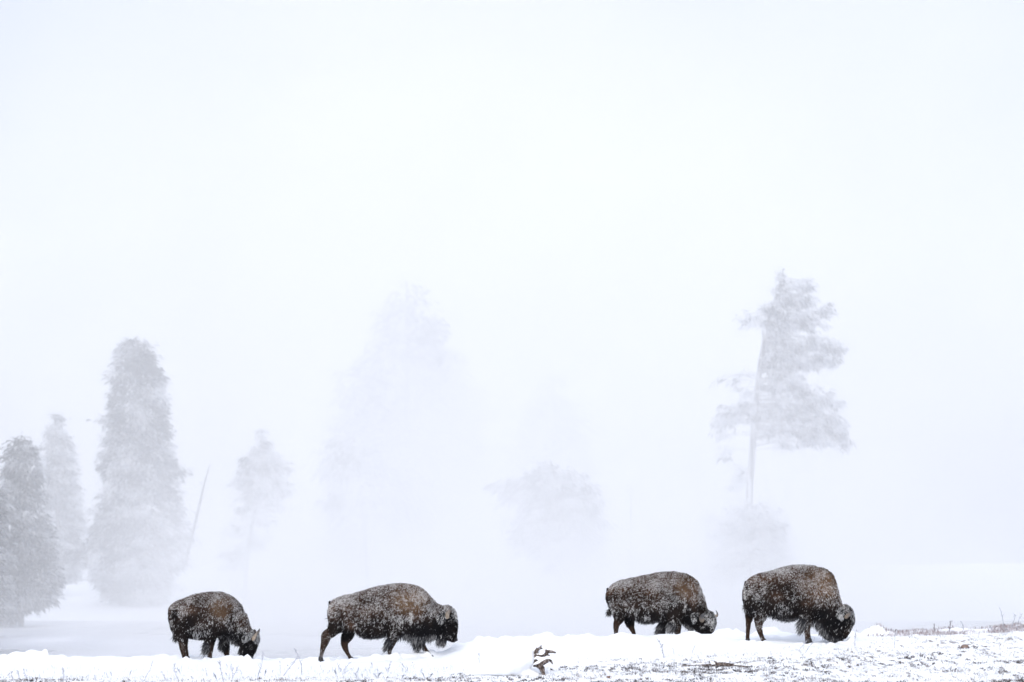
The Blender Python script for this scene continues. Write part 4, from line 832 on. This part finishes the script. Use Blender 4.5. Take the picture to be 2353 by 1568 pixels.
hz = boxmesh('haze', (-605, -65, -4), (605, 905, 45), m_hz); tag(hz, kind='stuff')
m_st, nt, v = vol_mat('river_steam', 0.02)
LK = nt.links
geo = nt.nodes.new('ShaderNodeTexCoord'); 
sep = nt.nodes.new('ShaderNodeSeparateXYZ'); LK.new(geo.outputs['Object'], sep.inputs[0])
def M(op, a, b=None, c=None, clamp=False):
    n = nt.nodes.new('ShaderNodeMath'); n.operation = op; n.use_clamp = clamp
    for i, q in enumerate((a, b, c)):
        if q is None: continue
        if isinstance(q, (int, float)): n.inputs[i].default_value = q
        else: LK.new(q, n.inputs[i])
    return n.outputs[0]
# spread of the steam across the valley, in metres at the river
lat = nt.nodes.new('ShaderNodeFloatCurve')
t = M('MULTIPLY_ADD', sep.outputs['X'], 1/80.0, 0.5)        # x -40..40 -> 0..1
LK.new(t, lat.inputs['Value'])
cur = lat.mapping.curves[0]
LAT = [(0.0,0.32),(0.2,0.31),(0.28,0.38),(0.36,0.70),(0.44,0.84),(0.54,0.80),(0.6,0.76),(0.66,0.60),(0.74,0.50),(0.80,0.48),(0.86,0.33),(1.0,0.3)]
while len(cur.points) < len(LAT): cur.points.new(0.5, 0.5)
for p, (x, y) in zip(cur.points, LAT): p.location = (x, y)
lat.mapping.update()
n = nt.nodes.new('ShaderNodeTexNoise'); n.inputs['Scale'].default_value = 0.075; n.inputs['Detail'].default_value = 3; n.inputs['Roughness'].default_value = 0.5
LK.new(geo.outputs['Object'], n.inputs['Vector'])
puff = M('MULTIPLY_ADD', n.outputs[0], 4.0, -1.45, clamp=True)
puff = M('MULTIPLY_ADD', puff, 1.25, 0.24)
low = M('MULTIPLY_ADD', M('EXPONENT', M('MULTIPLY', M('ADD', sep.outputs['Z'], 1.2), -0.28)), M('MULTIPLY', lat.outputs[0], 2.5), 0.52)
dens = M('MULTIPLY', M('MULTIPLY', lat.outputs[0], puff), M('MULTIPLY', low, 0.05))
near = M('MULTIPLY', M('SUBTRACT', sep.outputs['Y'], 60.0), 1/25.0, clamp=True)
dens = M('MULTIPLY', dens, near)
LK.new(dens, v.inputs['Density'])
st = boxmesh('river_steam', (-70, 60.5, -2.6), (70, 235, 34), m_st); tag(st, kind='stuff')
try: m_st.cycles.volume_interpolation = 'LINEAR'
except Exception: pass
